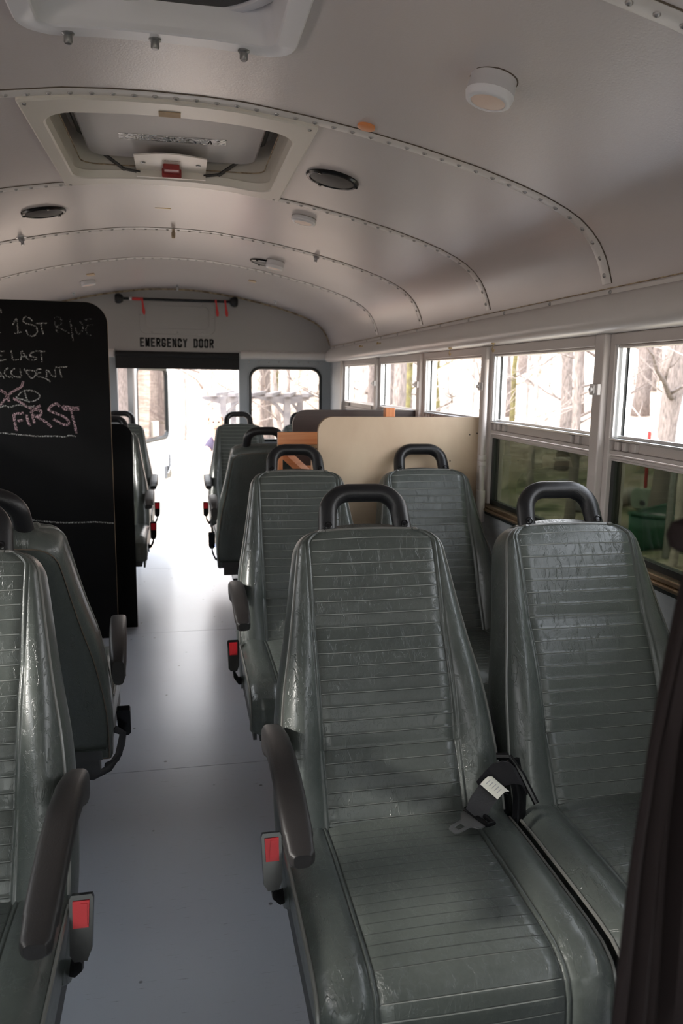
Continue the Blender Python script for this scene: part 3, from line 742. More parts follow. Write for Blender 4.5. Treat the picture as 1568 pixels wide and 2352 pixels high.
g = G(); g.lathe([(0.144, -0.030), (0.144, -0.046), (0.12, -0.047), (0.02, -0.048)], 48, (0.045, 0.105, 0.090)); g.build('fan_screen', 'mesh', h, smooth=True)
for (x, y) in ((-0.19, 1.628), (-0.035, 1.628), (0.13, 1.628)):
    g = G(); g.lathe([(0.0115, 0), (0.0115, -0.003), (0.008, -0.006), (0.008, -0.016), (0.006, -0.019)], 12, (x - VO[0], y - VO[1], zc(x) - 0.013 - VO[2])); g.build('bolt', 'dark_steel', h, smooth=True)

# ------------------------------------------------------------------ ceiling fittings
def down(x, d=0.0):
    e = 0.01; s_ = (zc(x + e) - zc(x - e)) / (2 * e); n_ = Vector((s_, 0, -1)).normalized()
    return Vector((x, 0, zc(x))) + n_ * d, n_
def puck(x, y, lab, group=None, hgt=0.045, r=0.045):
    p, n_ = down(x); e = empty('puck_light', (p.x, y, p.z)); e.rotation_euler = n_.to_track_quat('Z', 'Y').to_euler()
    tag(e, lab, 'light', group)
    g = G(); g.lathe([(r - .001, -0.004), (r - .001, hgt * 0.32), (r, hgt * 0.34), (r, hgt * 0.62), (r + .0015, hgt * 0.66), (r - 0.002, hgt * 0.93), (r - 0.008, hgt), (r - 0.0115, hgt * 0.985), (r - 0.012, hgt * 0.9)], 40); g.build('housing', 'white_plastic', e, smooth=True, auto=50)
    g = G(); g.lathe([(r - 0.012, hgt * 0.8), (r - 0.012, hgt * 0.95), (r * 0.45, hgt * 0.985), (0.002, hgt * 0.99)], 32); g.build('lens', 'lens', e, smooth=True)
    g = G(); g.lathe([(r + 0.0015, -0.002), (r + 0.0015, 0.0012)], 32); g.build('base_ring', 'seam', e)
puck(0.585, 1.495, 'large round white battery puck light nearest the camera on the curved ceiling')
puck(0.455, 2.99, 'flat white puck light on the ceiling just beyond the near round speaker', hgt=0.020)
puck(0.475, 4.06, 'white puck light overlapping the far dark speaker on the ceiling', hgt=0.040)
puck(-0.555, 5.215, 'small white puck light at the far left above the chalkboard', hgt=0.030)
def speaker(x, y, lab):
    p, n_ = down(x); e = empty('ceiling_speaker', (p.x, y, p.z)); e.rotation_euler = n_.to_track_quat('Z', 'Y').to_euler()
    tag(e, lab, 'speaker')
    g = G(); g.lathe([(0.079, -0.003), (0.080, 0.004), (0.076, 0.009), (0.068, 0.010), (0.066, 0.006)], 44); g.build('rim', 'gloss_black', e, smooth=True)
    g = G(); g.lathe([(0.066, 0.002), (0.066, 0.007), (0.04, 0.012), (0.002, 0.013)], 44); g.build('grille', 'mesh', e, smooth=True)
    for a in (40, 160, 275):
        g = G(); g.lathe([(0.006, 0.008), (0.005, 0.013)], 10, (0.073 * math.cos(R_(a)), 0.073 * math.sin(R_(a)), 0)); g.build('screw', 'gloss_black', e)
speaker(0.45, 2.405, 'round black ceiling speaker just right of the roof hatch')
speaker(-0.483, 3.18, 'round black ceiling speaker on the left, above the chalkboard')
speaker(0.435, 4.17, 'dark round speaker on the far ceiling, half hidden by a puck light')
def bolt_hook(x, y, lab, mat='steel', kind=0):
    p, n_ = down(x); e = empty('ceiling_hook', (p.x, y, p.z)); e.rotation_euler = n_.to_track_quat('Z', 'Y').to_euler(); tag(e, lab, 'hook')
    g = G()
    if kind == 0:
        g.lathe([(0.022, -0.002), (0.022, 0.002)], 20); g.lathe([(0.013, 0.002), (0.013, 0.014), (0.011, 0.016)], 6); g.lathe([(0.007, 0.014), (0.007, 0.03)], 10)
    elif kind == 1:
        g.lathe([(0.006, -0.002), (0.006, 0.014), (0.009, 0.016), (0.009, 0.034), (0.007, 0.04)], 10)
    else:
        g.box(-0.02, 0.02, -0.012, 0.012, -0.003, 0.004); g.box(-0.006, 0.006, -0.006, 0.006, 0.004, 0.022)
    g.build('bolt', mat, e, smooth=True, auto=30)
bolt_hook(-0.64, 3.60, 'grey steel bolt hanging from the ceiling rib at the far left edge')
bolt_hook(-0.02, 3.625, 'brown stubby hook in the middle of the third ceiling rib', 'rust', 1)
bolt_hook(0.612, 3.635, 'hex nut and washer hanging on the ceiling rib right of the middle')
bolt_hook(-0.013, 5.72, 'tiny silver hook in the ceiling centre just before the rear wall', 'steel', 1)
bolt_hook(-0.697, 5.67, 'small clear bracket on the ceiling left of the tension rod', 'steel', 2)
bolt_hook(0.664, 5.67, 'small clear bracket on the ceiling right of the tension rod', 'steel', 2)
for (x, y, lab) in ((-0.508, 4.96, 'small tan paper label on the far ceiling, left side'), (0.437, 4.96, 'small tan paper label on the far ceiling, right side')):
    p, n_ = down(x, 0.002); e = G(); e.box(-0.035, 0.035, -0.022, 0.022, -0.003, 0.003)
    o_ = e.build('ceiling_clip', 'ply_edge', bevel=0.001); o_.location = (p.x, y, p.z); o_.rotation_euler = n_.to_track_quat('Z', 'Y').to_euler(); tag(o_, lab, 'label')
p, n_ = down(0.444); g = G(); g.lathe([(0.021, -0.001), (0.021, 0.005), (0.019, 0.006)], 24)
o_ = g.build('wooden_plug', 'pine', smooth=True, auto=30); o_.location = (0.438, 1.915, p.z); o_.rotation_euler = n_.to_track_quat('Z', 'Y').to_euler(); tag(o_, 'small round orange wooden disc on the ceiling beside the nearest rib', 'plug')
g = G(); g.box(-0.03, 0.03, -0.0035, 0.0035, -0.002, 0.003); o_ = g.build('brass_strip', 'brass'); o_.location = (-0.055, 3.21, zc(-0.055)); o_.rotation_euler = (0, 0, R_(2)); tag(o_, 'thin brass strip let into the ceiling behind the roof hatch', 'strip')
# cup hooks on the cornice
def cup_hook(y, lab, x=XR - 0.04, z=1.434):
    g = G(); g.lathe([(0.008, 0.001), (0.008, -0.003)], 10, (0, 0, 0))
    g.tube([(0, 0, 0), (0, 0, -0.012)] + [(0, 0.009 * math.sin(R_(a)), -0.021 + 0.009 * math.cos(R_(a))) for a in range(0, 280, 30)], 0.0017, 6)
    o_ = g.build('cup_hook', 'brass', smooth=True); o_.location = (x, y, z); tag(o_, lab, 'hook')
cup_hook(3.12, 'brass cup hook under the cornice above the third side window')
cup_hook(2.66, 'brass cup hook under the cornice above the second side window')
for y, lab in ((4.72, 'small brass catch on the cornice above the far side window'), (4.28, 'small brass catch on the cornice just before its joint')):
    g = G(); g.box(-0.005, 0, -0.03, 0.03, -0.003, 0.003); g.lathe([(0.008, 0), (0.006, 0.006)], 10, (-0.004, 0.025, 0), Matrix.Rotation(R_(-90), 3, 'Y'))
    o_ = g.build('wall_catch', 'brass', bevel=0.001); o_.location = (XR - 0.047, y, 1.50); o_.rotation_euler = (0, R_(30), 0); tag(o_, lab, 'catch')

# ------------------------------------------------------------------ seats
U = Vector((0, 0.4438, 0.8961)); NF = Vector((0, -0.8961, 0.4438))
ORG = Vector((0, 0, 0.46)); STOP = 0.585
def wback(s_):
    w_ = smoothlerp(s_, [(-0.14, .218), (0.0, .224), (.09, .222), (.2, .213), (.26, .205), (.33, .192), (.41, .179), (.50, .166), (.54, .160), (.60, .156)])
    if s_ > 0.535:
        t_ = min(1, (s_ - 0.535) / (STOP - 0.535)); w_ -= 0.045 * (1 - math.sqrt(max(0, 1 - t_ * t_)))
    return w_
RIB_S = [0.563 - 0.0268 * k for k in range(22)]
def dback(s_, x, w_):
    ax = abs(x); d = 0.0
    # lengthwise section bulges with creases at two stitched ribs
    for (a, b, h_) in ((-0.14, 0.134, 0.010), (0.134, 0.372, 0.011), (0.372, 0.60, 0.007)):
        if a <= s_ <= b: d += (h_ * math.sin(math.pi * (s_ - a) / (b - a)) ** 0.7 - 0.004) * (1 if ax < .137 else max(0, 1 - (ax - .137) / .012))
    d -= 0.010 * (1 - min(1, ax / 0.135) ** 2) * 0.6
    amp = smoothlerp(s_, [(-0.14, .016), (0.05, .022), (.16, .032), (.26, .030), (.36, .014), (.45, .006), (.585, .003)])
    xp = min(0.135, w_ * 0.88)
    if ax > xp:
        q = (ax - xp) / (w_ - xp)
        d += amp * math.sin(math.pi * min(1, q * 0.92)) ** 0.8
        d -= 0.012 * max(0, q - 0.6) ** 2 / 0.16
    e = STOP - s_
    if e < 0.05: d -= 0.014 * (1 - e / 0.05) ** 2
    return d
def bpt(s_, x, d): return ORG + U * s_ + NF * d + Vector((x, 0, 0))
_cache = {}
def once(key, fn):
    if key not in _cache: _cache[key] = fn()
    return _cache[key]
def backrest_mesh():
    g = G()
    srows = [-0.14, -0.10, -0.06]
    s_ = -0.03
    cuts = set()
    for r in RIB_S: cuts |= {round(r - 0.007, 5), round(r - 0.0022, 5), round(r - 0.0011, 5), round(r, 5), round(r + 0.0011, 5), round(r + 0.0022, 5), round(r + 0.007, 5)}
    for k in range(12): cuts.add(round(0.535 + 0.05 * math.sin(R_(90 * k / 11)), 4))
    srows = sorted(set(srows) | cuts)
    rows = []; pil = []; 
    for s_ in srows:
        w_ = wback(s_); xp = min(0.135, w_ * 0.88)
        xs_ = [-1 + 2 * k / 14 for k in range(15)]
        cols = [x * (xp - 0.003) for x in xs_]
        gro = 0.0
        for r in RIB_S:
            if abs(s_ - r) < 0.00005: gro = 0.0026
            if abs(s_ - r - 0.0011) < 0.00005: gro = -0.0007
        row = []
        cols = [(-c_, k_) for c_, k_ in reversed([(xp, 's'), (xp + .0022, 'b'), (xp + .0044, 's2'), (xp + .0066, 'b'), (xp + .0088, 's'), (xp + .011, 'b')])] + [(c_, 'c') for c_ in cols] + [(xp, 's'), (xp + .0022, 'b'), (xp + .0044, 's2'), (xp + .0066, 'b'), (xp + .0088, 's'), (xp + .011, 'b')]
        e = xp + 0.011
        side_ = [e + (w_ - e) * (1 - (1 - k / 9) ** 1.5) for k in range(1, 10)] if w_ > e + 0.001 else [e + 0.0002 * k for k in range(1, 10)]
        cols = [(-c_, 'e') for c_ in reversed(side_)] + cols + [(c_, 'e') for c_ in side_]
        for x, kd in cols:
            d = dback(s_, x, w_)
            if kd == 'c': d -= gro
            if kd == 's': d -= 0.0030
            if kd == 's2': d += 0.0004
            top = 0.006 * (1 - min(1, (x / 0.12) ** 2)) * max(0, (s_ - 0.5) / 0.085)
            row.append(bpt(s_ + top, x, d))
        rows.append(row)
    g.mi_rows = None
    g.grid(rows); nc = len(rows[0])
    for i in range(len(srows) - 1):
        md = (srows[i] + srows[i + 1]) / 2; mk = 0
        for r in RIB_S:
            if r - 0.0011 < md < r: mk = 1
            if r < md < r + 0.0016: mk = 2
        if mk:
            for j in range(15, 29): g.mi[i * (nc - 1) + j] = mk
    # outline loop of the front face, then the shell behind it
    loop = [r[0] for r in rows] + rows[-1][1:] + [r[-1] for r in reversed(rows[:-1])] + list(reversed(rows[0][1:-1]))
    cen = bpt(0.25, 0, 0)
    def back_ring(infl, dep, drop=0.0, hump=0.0):
        out = []
        for p in loop:
            q = p - ORG; s_ = q.dot(U); x = q.x; d0 = q.dot(NF)
            sc_ = Vector((x, s_ - 0.22))
            L = sc_.length; nsc = sc_ * (1 + infl / max(L, 0.05))
            hp = hump * max(0, (s_ - 0.5) / 0.085) * (1 - min(1, (x / 0.13) ** 2))
            dd = d0 - dep if dep < 0.03 else -dep - 0.004
            out.append(bpt(nsc.y + 0.22 + hp, nsc.x, dd))
        return out
    rings = [loop, back_ring(0.003, 0.010), back_ring(0.007, 0.028, hump=.004), back_ring(0.010, 0.055, hump=.011), back_ring(0.009, 0.078, hump=.012), back_ring(0.002, 0.096, hump=.008), back_ring(-0.020, 0.106), back_ring(-0.08, 0.108)]
    g.grid(rings, close=True)
    last = rings[-1]; g.add(last + [bpt(0.22, 0, -0.112)], [(i, (i + 1) % len(last), len(last)) for i in range(len(last))])
    o_ = g.build('backrest', ['vinyl', 'crease', 'stitch'], None, smooth=True, auto=0)
    pl = [p + NF * 0.0005 for p in loop if (p - ORG).dot(U) > -0.06]
    # order: left side up, top, right side down
    me = o_.data; bpy.data.objects.remove(o_)
    left = [r[0] for r in rows if (r[0] - ORG).dot(U) > -0.05]; right = [r[-1] for r in rows if (r[-1] - ORG).dot(U) > -0.05]
    path = left + rows[-1][1:-1] + list(reversed(right))
    path = path[::1]
    clean = [path[0]]
    for p in path[1:]:
        if (p - clean[-1]).length > 0.004: clean.append(p)
    g = G(); g.tube(clean, 0.0034, 7); o_ = g.build('piping', 'piping', None, smooth=True); mp = o_.data; bpy.data.objects.remove(o_)
    # seam on the back shell
    rs = back_ring(-0.004, 0.1010); rs2 = [p for p in rs if (p - ORG).dot(U) > -0.12]
    g = G(); g.tube(rs[::2], 0.0016, 5, closed=True); o_ = g.build('back_seam', 'seam', None); ms = o_.data; bpy.data.objects.remove(o_)
    return me, mp, ms
CP = [(0.07, 0.446), (0.0, 0.456), (-0.10, 0.460), (-0.22, 0.461), (-0.33, 0.460), (-0.375, 0.456), (-0.405, 0.446), (-0.422, 0.430), (-0.431, 0.408), (-0.434, 0.38), (-0.434, 0.345), (-0.430, 0.330)]
def cushion_mesh():
    # walk along the top and over the front edge
    seg = []; L = 0
    for a, b in zip(CP, CP[1:]):
        d = math.hypot(b[0] - a[0], b[1] - a[1]); seg.append((L, L + d, a, b)); L += d
    def at(l):
        for (l0, l1, a, b) in seg:
            if l <= l1 + 1e-9:
                t_ = (l - l0) / (l1 - l0); return (a[0] + (b[0] - a[0]) * t_, a[1] + (b[1] - a[1]) * t_)
        return CP[-1]
    def nr(l):
        a = at(max(0, l - 0.012)); b = at(min(L, l + 0.012)); ty, tz = b[0] - a[0], b[1] - a[1]; h_ = math.hypot(ty, tz); return (tz / h_, -ty / h_)
    ribs = [0.11 + 0.0228 * k for k in range(30) if 0.11 + 0.0228 * k < L - 0.01]
    # a wider plain band over the front edge
    ribs = [r for r in ribs if not (0.455 < r < 0.475)]
    cuts = {0.0, round(L, 4)}
    for k in range(40): cuts.add(round(L * k / 40, 4))
    for r in ribs: cuts |= {round(r - 0.006, 5), round(r - 0.002, 5), round(r - 0.001, 5), round(r, 5), round(r + 0.001, 5), round(r + 0.002, 5), round(r + 0.006, 5)}
    ls = sorted(cuts); ls = [l for l in ls if 0 <= l <= L]
    g = G(); rows = []
    for l in ls:
        (y, z), (ny, nz) = at(l), nr(l)
        w_ = 0.2255; xp = 0.140
        gro = 0.0
        for r in ribs:
            if abs(l - r) < 0.00005: gro = 0.0014
            if abs(l - r - 0.001) < 0.00005: gro = -0.0003
        cc = [xp * (-1 + 2 * k / 14) * 0.98 for k in range(15)]
        cols = [(-c_, k_) for c_, k_ in reversed([(xp, 's'), (xp + .0022, 'b'), (xp + .0044, 's2'), (xp + .0066, 'b'), (xp + .0088, 's'), (xp + .011, 'b')])] + [(c_, 'c') for c_ in cc] + [(xp, 's'), (xp + .0022, 'b'), (xp + .0044, 's2'), (xp + .0066, 'b'), (xp + .0088, 's'), (xp + .011, 'b')]
        e = xp + 0.011; sd = [e + (w_ - e) * (1 - (1 - k / 8) ** 1.6) for k in range(1, 9)]
        cols = [(-c_, 'e') for c_ in reversed(sd)] + cols + [(c_, 'e') for c_ in sd]
        row = []
        for x, kd in cols:
            ax = abs(x); d = 0.003 * (1 - (x / 0.14) ** 2) if ax < 0.14 else 0
            if ax > xp:
                q = (ax - xp) / (w_ - xp); d += 0.010 * math.sin(math.pi * min(1, q * 0.9)) - 0.014 * max(0, q - 0.62) ** 2 / 0.14
            if kd == 'c': d -= gro
            if kd == 's': d -= 0.0028
            row.append(Vector((x, y + ny * d, z + nz * d)))
        rows.append(row)
    g.grid(rows); nc = len(rows[0])
    for i in range(len(ls) - 1):
        md = (ls[i] + ls[i + 1]) / 2; mk = 0
        for r in ribs:
            if r - 0.001 < md < r: mk = 1
            if r < md < r + 0.001: mk = 2
        if mk:
            for j in range(14, 28): g.mi[i * (nc - 1) + j] = mk
    # skirts: sides, closed down to the pan
    for c_ in (0, -1):
        top = [r[c_] for r in rows]; s_ = -1 if c_ == 0 else 1
        r1 = [p + Vector((s_ * 0.003, 0, 0)) + (Vector((0, -0.25 * (p.y + 0.434) * 0, 0))) for p in top]
        def drop(p, k):
            zb = 0.332; return Vector((p.x + s_ * (0.003 - 0.012 * k), p.y + 0.004 * k, p.z + (zb - p.z) * k))
        g.grid([top, [drop(p, 0.06) for p in top], [drop(p, 0.3) for p in top], [drop(p, 0.7) for p in top], [drop(p, 1.0) for p in top]])
    g.add([(-0.21, 0.07, 0.332), (0.21, 0.07, 0.332), (0.21, -0.42, 0.332), (-0.21, -0.42, 0.332)], [(0, 1, 2, 3)])
    o_ = g.build('seat_cushion', ['vinyl', 'crease', 'stitch'], None, smooth=True, auto=0); me = o_.data; bpy.data.objects.remove(o_)
    res = [me]
    for c_ in (0, -1):
        g = G(); path = [r[c_] + Vector(((-1 if c_ == 0 else 1) * 0.001, 0, 0.001)) for r in rows]
        cl = [path[6]]
        for p in path[7:]:
            if (p - cl[-1]).length > 0.006: cl.append(p)
        g.tube(cl, 0.0036, 7)
        o_ = g.build('piping', 'piping', None, smooth=True); res.append(o_.data); bpy.data.objects.remove(o_)
    return res
def handle_mesh():
    g = G(); r = 0.0205
    def hp(x, s_): return bpt(s_, x, -0.052)
    hw = 0.083; rc = 0.052; st = 0.683
    path = [hp(-hw, 0.52), hp(-hw, 0.58), hp(-hw, st - rc)] + [hp(-hw + rc - rc * math.cos(R_(a)), st - rc + rc * math.sin(R_(a))) for a in range(11, 91, 11)]
    path += [hp(hw - rc + rc * math.sin(R_(a)), st - rc + rc * math.cos(R_(a))) for a in range(0, 80, 11)] + [hp(hw, st - rc), hp(hw, 0.58), hp(hw, 0.52)]
    # legs splay a little towards the foot
    path = [p + Vector((math.copysign(0.004, p.x) if (p - ORG).dot(U) < 0.6 else 0, 0, 0)) for p in path]
    g.tube(path, r, 18, flat=(1.0, 1.0)); o_ = g.build('grab_handle', 'black_plastic', None, smooth=True); me = o_.data; bpy.data.objects.remove(o_); return me
def small(name, g, mat, smooth=True, auto=40):
    o_ = g.build(name, mat, None, smooth=smooth, auto=auto); me = o_.data; bpy.data.objects.remove(o_); return me
def armrest_mesh(sd):
    # pivot disc plus curved pad running forward
    g = G(); X0 = sd * 0.238
    P = [(0.085, 0.628, .040), (0.070, 0.640, .044), (0.035, 0.652, .040), (-0.02, 0.664, .030), (-0.10, 0.669, .024), (-0.18, 0.663, .022), (-0.25, 0.651, .021), (-0.298, 0.640, .020), (-0.300, 0.639, .0185), (-0.335, 0.629, .0175), (-0.343, 0.626, .013)]
    rows = []
    for (y, z, hh) in P:
        hwid = lerp(-y, [(-0.085, .016), (-0.06, .021), (0.0, .023), (0.2, .0235), (0.298, .0225), (0.300, .0208), (0.335, .0195), (0.343, .013)])
        ring_ = []
        for k in range(20):
            a = 2 * math.pi * k / 20; c_, s_ = math.cos(a), math.sin(a)
            e = 0.62
            ring_.append(Vector((X0 + hwid * math.copysign(abs(c_) ** e, c_), y, z - hh * 0.55 + hh * math.copysign(abs(s_) ** e, s_) * (0.55 if s_ > 0 else 1.05))))
        rows.append(ring_)
    g.grid(rows, close=True); g.add(rows[0], [tuple(range(20))]); g.add(rows[-1], [tuple(range(20))])
    return small('armrest', g, 'arm_plastic', auto=45)
def buckle_meshes(sd):
    X0 = sd * 0.250
    Mt = Matrix.Rotation(R_(-22), 3, 'X')
    c_ = Vector((X0, -0.045, 0.440))
    def loc(x, y, z): return c_ + Mt @ Vector((x, y, z))
    g = G(); pr = [(-0.017, -0.052), (-0.010, -0.062), (0.010, -0.062), (0.017, -0.045), (0.0185, 0.030), (0.016, 0.036), (-0.016, 0.036), (-0.0185, 0.030)]
    g.prism(pr, lambda x, z: loc(x, -0.0085, z), lambda x, z: loc(x, 0.0085, z)); body = small('buckle', g, 'gloss_black', auto=30)
    g = G(); g.prism([(-0.012, -0.012), (0.012, -0.012), (0.013, 0.028), (-0.013, 0.028)], lambda x, z: loc(x, -0.0125, z), lambda x, z: loc(x, -0.008, z)); g.prism([(-0.006, -0.008), (0.010, -0.008), (0.010, 0.024), (-0.002, 0.024)], lambda x, z: loc(x, -0.0145, z), lambda x, z: loc(x, -0.012, z))
    btn = small('release_button', g, 'red', auto=20)
    g = G(); g.tube([loc(0, 0, -0.055), Vector((X0 * 0.985, -0.045, 0.36)), Vector((X0 * 0.93, -0.02, 0.33)), Vector((X0 * 0.80, 0.0, 0.325))], 0.011, 8, flat=(0.35, 1.2)); stalk = small('stalk', g, 'webbing')
    return body, btn, stalk
def frame_mesh():
    g = G(); g.box(-0.20, 0.20, -0.40, 0.06, 0.300, 0.333); g.box(-0.215, -0.205, -0.36, 0.02, 0.285, 0.36); g.box(0.205, 0.215, -0.36, 0.02, 0.285, 0.36)
    g.box(-0.19, 0.19, 0.0, 0.035, 0.25, 0.30)
    return small('seat_frame', g, 'black_metal', False)
def pedestal_mesh():
    g = G(); g.box(-0.045, 0.045, -0.24, -0.10, 0.012, 0.30); g.box(-0.09, 0.09, -0.34, 0.0, 0.0, 0.014); return small('pedestal', g, 'black_metal', False)
bk_me, bk_pipe, bk_seam = backrest_mesh()
cu_me, cu_pipe, cu_pipe2 = cushion_mesh()
ha_me = handle_mesh(); fr_me = frame_mesh(); pe_me = pedestal_mesh()
g = G(); g.lathe([(0.0085, -0.004), (0.0085, 0.0006), (0.0065, 0.0014), (0.006, -0.0015), (0.0035, -0.0015), (0.0033, 0.0008), (0.001, 0.001)], 16); sc_me = small('socket_screw', g, 'gloss_black')
arms = {sd: armrest_mesh(sd) for sd in (-1, 1)}; bucks = {sd: buckle_meshes(sd) for sd in (-1, 1)}
def link(name, me, parent, loc=None, rot=None):
    o_ = bpy.data.objects.new(name, me); COL.objects.link(o_); o_.parent = parent
    if loc is not None: o_.location = loc
    if rot is not None: o_.rotation_euler = rot
    return o_
def seat(x, y, rz, arm, label, buckle=True, armrot=None):
    e = empty('bus_seat', (x, y, 0), rz); tag(e, label, 'seat', None)
    b = link('backrest', bk_me, e); link('piping', bk_pipe, b); link('back_seam', bk_seam, b)
    c_ = link('seat_cushion', cu_me, e); link('piping', cu_pipe, c_); link('piping', cu_pipe2, c_)
    h_ = link('grab_handle', ha_me, e)
    for sx_ in (-0.0865, 0.0865):
        p = bpt(0.603, sx_, -0.052 + 0.0203); link('screw', sc_me, h_, p, NF.to_track_quat('Z', 'Y').to_euler())
    link('seat_frame', fr_me, e); link('pedestal', pe_me, e)
    if arm:
        a = link('armrest', arms[arm], e)
        if armrot:
            a.location = (-0.006, 0.0, -0.055); a.rotation_euler = (0, 0, armrot)
        if buckle:
            bo, bt, st = bucks[arm]; q = link('buckle', bo, e, (0, 0, -0.07) if armrot else None); link('release_button', bt, q); link('stalk', st, q)
    return e
XA, XB, XH, XI = 0.395, 0.866, -0.425, -0.425
seat(XA, 1.36, 0, -1, 'grey-green ribbed bus seat nearest the camera beside the aisle, seat belt lying on its cushion')
seat(XB, 1.36, 0, 0, 'grey-green bus seat in the front row by the window, partly hidden by the brown cloth')
seat(XA, 2.46, 0, -1, 'grey-green bus seat by the aisle, directly behind the nearest aisle seat')
seat(XB, 2.46, 0, 0, 'grey-green bus seat by the window in front of the light plywood panel')
seat(XH, 1.24, 0, 1, 'grey-green bus seat at the left edge, facing forward, red buckle beside the aisle')
seat(XI, 2.08, math.pi, -1, 'bus seat on the left seen from behind, facing the chalkboard', armrot=R_(4))
seat(XA, 4.20, math.pi, 1, 'backlit black-looking bus seat turned away, beside the orange wooden counter')
seat(XB, 4.20, math.pi, 0, 'rear-facing bus seat behind the dark brown partition')
seat(XA, 5.35, 0, -1, 'rearmost bus seat right of the open emergency doorway')
seat(XB, 5.35, 0, 0, 'rearmost bus seat below the rear window, mostly behind the partitions')
seat(XH, 4.62, 0, 1, 'bus seat left of the aisle, close behind the low black board')
seat(XH, 5.38, 0, 1, 'rearmost bus seat left of the aisle, beside the open door')

# seat belt lying between the two nearest seats
sb = tag(empty('seat_belt', (0.60, 1.33, 0.47)), 'black seat belt with a metal tongue and white tag, between the two nearest seats', 'seat belt')
SO = Vector((0.60, 1.33, 0.47))
def ribbon(g, path, half, th=0.0012):
    path = [Vector(p) for p in path]; half = [Vector(h_) for h_ in half]
    rows = []
    for i, p in enumerate(path):
        tg = (path[min(i + 1, len(path) - 1)] - path[max(i - 1, 0)]).normalized(); n_ = tg.cross(half[i]).normalized() * th
        rows.append([p + half[i] + n_ - SO, p - half[i] + n_ - SO, p - half[i] - n_ - SO, p + half[i] - n_ - SO])
    g.grid(rows, close=True); g.add(rows[0], [(0, 1, 2, 3)]); g.add(rows[-1], [(0, 1, 2, 3)])
g = G(); hv = (0.016, -0.006, -0.014)
ribbon(g, [(0.527, 1.288, 0.489), (0.538, 1.292, 0.510), (0.548, 1.296, 0.520), (0.560, 1.300, 0.532), (0.572, 1.305, 0.538), (0.585, 1.312, 0.530)], [hv] * 6)
ribbon(g, [(0.555, 1.325, 0.515), (0.570, 1.318, 0.540), (0.583, 1.312, 0.556), (0.598, 1.306, 0.563), (0.612, 1.303, 0.560), (0.625, 1.306, 0.546), (0.632, 1.315, 0.53)], [(0.013, 0.0, -0.024)] * 7)
g.build('webbing', 'webbing', sb, smooth=True)
g = G(); ribbon(g, [(0.5545, 1.291, 0.5345), (0.563, 1.293, 0.542), (0.572, 1.297, 0.5455), (0.582, 1.302, 0.542)], [Vector(hv) * 0.98] * 4, 0.0006); tg_ = g.build('tag', 'white_tag', sb, smooth=True)
g = G()
for k in range(5):
    ribbon(g, [Vector((0.5600, 1.2905, 0.5415)) + Vector(hv) * (0.6 - 0.3 * k) * 1.0, Vector((0.5700, 1.2945, 0.5465)) + Vector(hv) * (0.6 - 0.3 * k)], [Vector(hv) * 0.03] * 2, 0.0003)
g.build('print_line', 'screw', tg_)
# tongue: a flat plate with a slot, lying on the cushion
g = G()
ax = Vector((-0.80, -0.34, -0.10)).normalized(); bx = Vector((0.42, -0.90, -0.05)); bx = (bx - ax * bx.dot(ax)).normalized(); nz = ax.cross(bx).normalized()
if nz.z < 0: nz = -nz
oT = Vector((0.527, 1.288, 0.484))
def tp_(u, v, w_=0): return oT + ax * u + bx * v + nz * w_ - SO
outl = [(0.0, -0.028), (0.010, -0.028), (0.018, -0.017), (0.026, -0.0125), (0.050, -0.0125), (0.058, -0.008), (0.058, 0.008), (0.050, 0.0125), (0.026, 0.0125), (0.018, 0.017), (0.010, 0.028), (0.0, 0.028)]
slot = [(0.030, -0.006), (0.030, -0.006), (0.030, -0.006), (0.030, -0.006), (0.046, -0.006), (0.046, -0.006), (0.046, 0.006), (0.046, 0.006), (0.030, 0.006), (0.030, 0.006), (0.030, 0.006), (0.030, 0.006)]
g.grid([[tp_(u, v, 0.0013) for u, v in outl], [tp_(u, v, 0.0013) for u, v in slot], [tp_(u, v, -0.0013) for u, v in slot], [tp_(u, v, -0.0013) for u, v in outl], [tp_(u, v, 0.0013) for u, v in outl]], close=True)
g.build('tongue', 'dark_steel', sb, bevel=0.0006)
g = G(); g.tube([tp_(-0.004, -0.030, 0.002), tp_(-0.004, 0.030, 0.002), tp_(-0.016, 0.034, 0.002), tp_(-0.018, 0.0, 0.004), tp_(-0.016, -0.032, 0.002)], 0.0048, 8, closed=True); g.build('tongue_loop', 'gloss_black', sb, smooth=True)
# upright guide in the gap between the seats
g = G(); g.tube([Vector((0.612, 1.335, 0.580)) - SO, Vector((0.632, 1.318, 0.55)) - SO, Vector((0.648, 1.295, 0.512)) - SO, Vector((0.652, 1.288, 0.502)) - SO], 0.0062, 8); g.tube([Vector((0.590, 1.345, 0.577)) - SO, Vector((0.612, 1.335, 0.580)) - SO], 0.007, 8)
g.tube([Vector((0.640, 1.33, 0.36)) - SO, Vector((0.636, 1.33, 0.50)) - SO, Vector((0.62, 1.335, 0.572)) - SO], 0.009, 8, flat=(0.7, 1.6)); g.build('belt_guide', 'gloss_black', sb, smooth=True)
# dangling strap loop below the rear-facing left seat
g = G(); g.tube([(-0.20, 2.10, 0.350), (-0.178, 2.11, 0.33), (-0.190, 2.10, 0.275), (-0.215, 2.08, 0.245), (-0.255, 2.06, 0.235), (-0.30, 2.05, 0.25), (-0.335, 2.05, 0.262)], 0.010, 8, flat=(0.25, 1.0))
tag(g.build('belt_strap', 'webbing', smooth=True), 'loose black belt strap looping under the rear-facing left seat', 'strap')

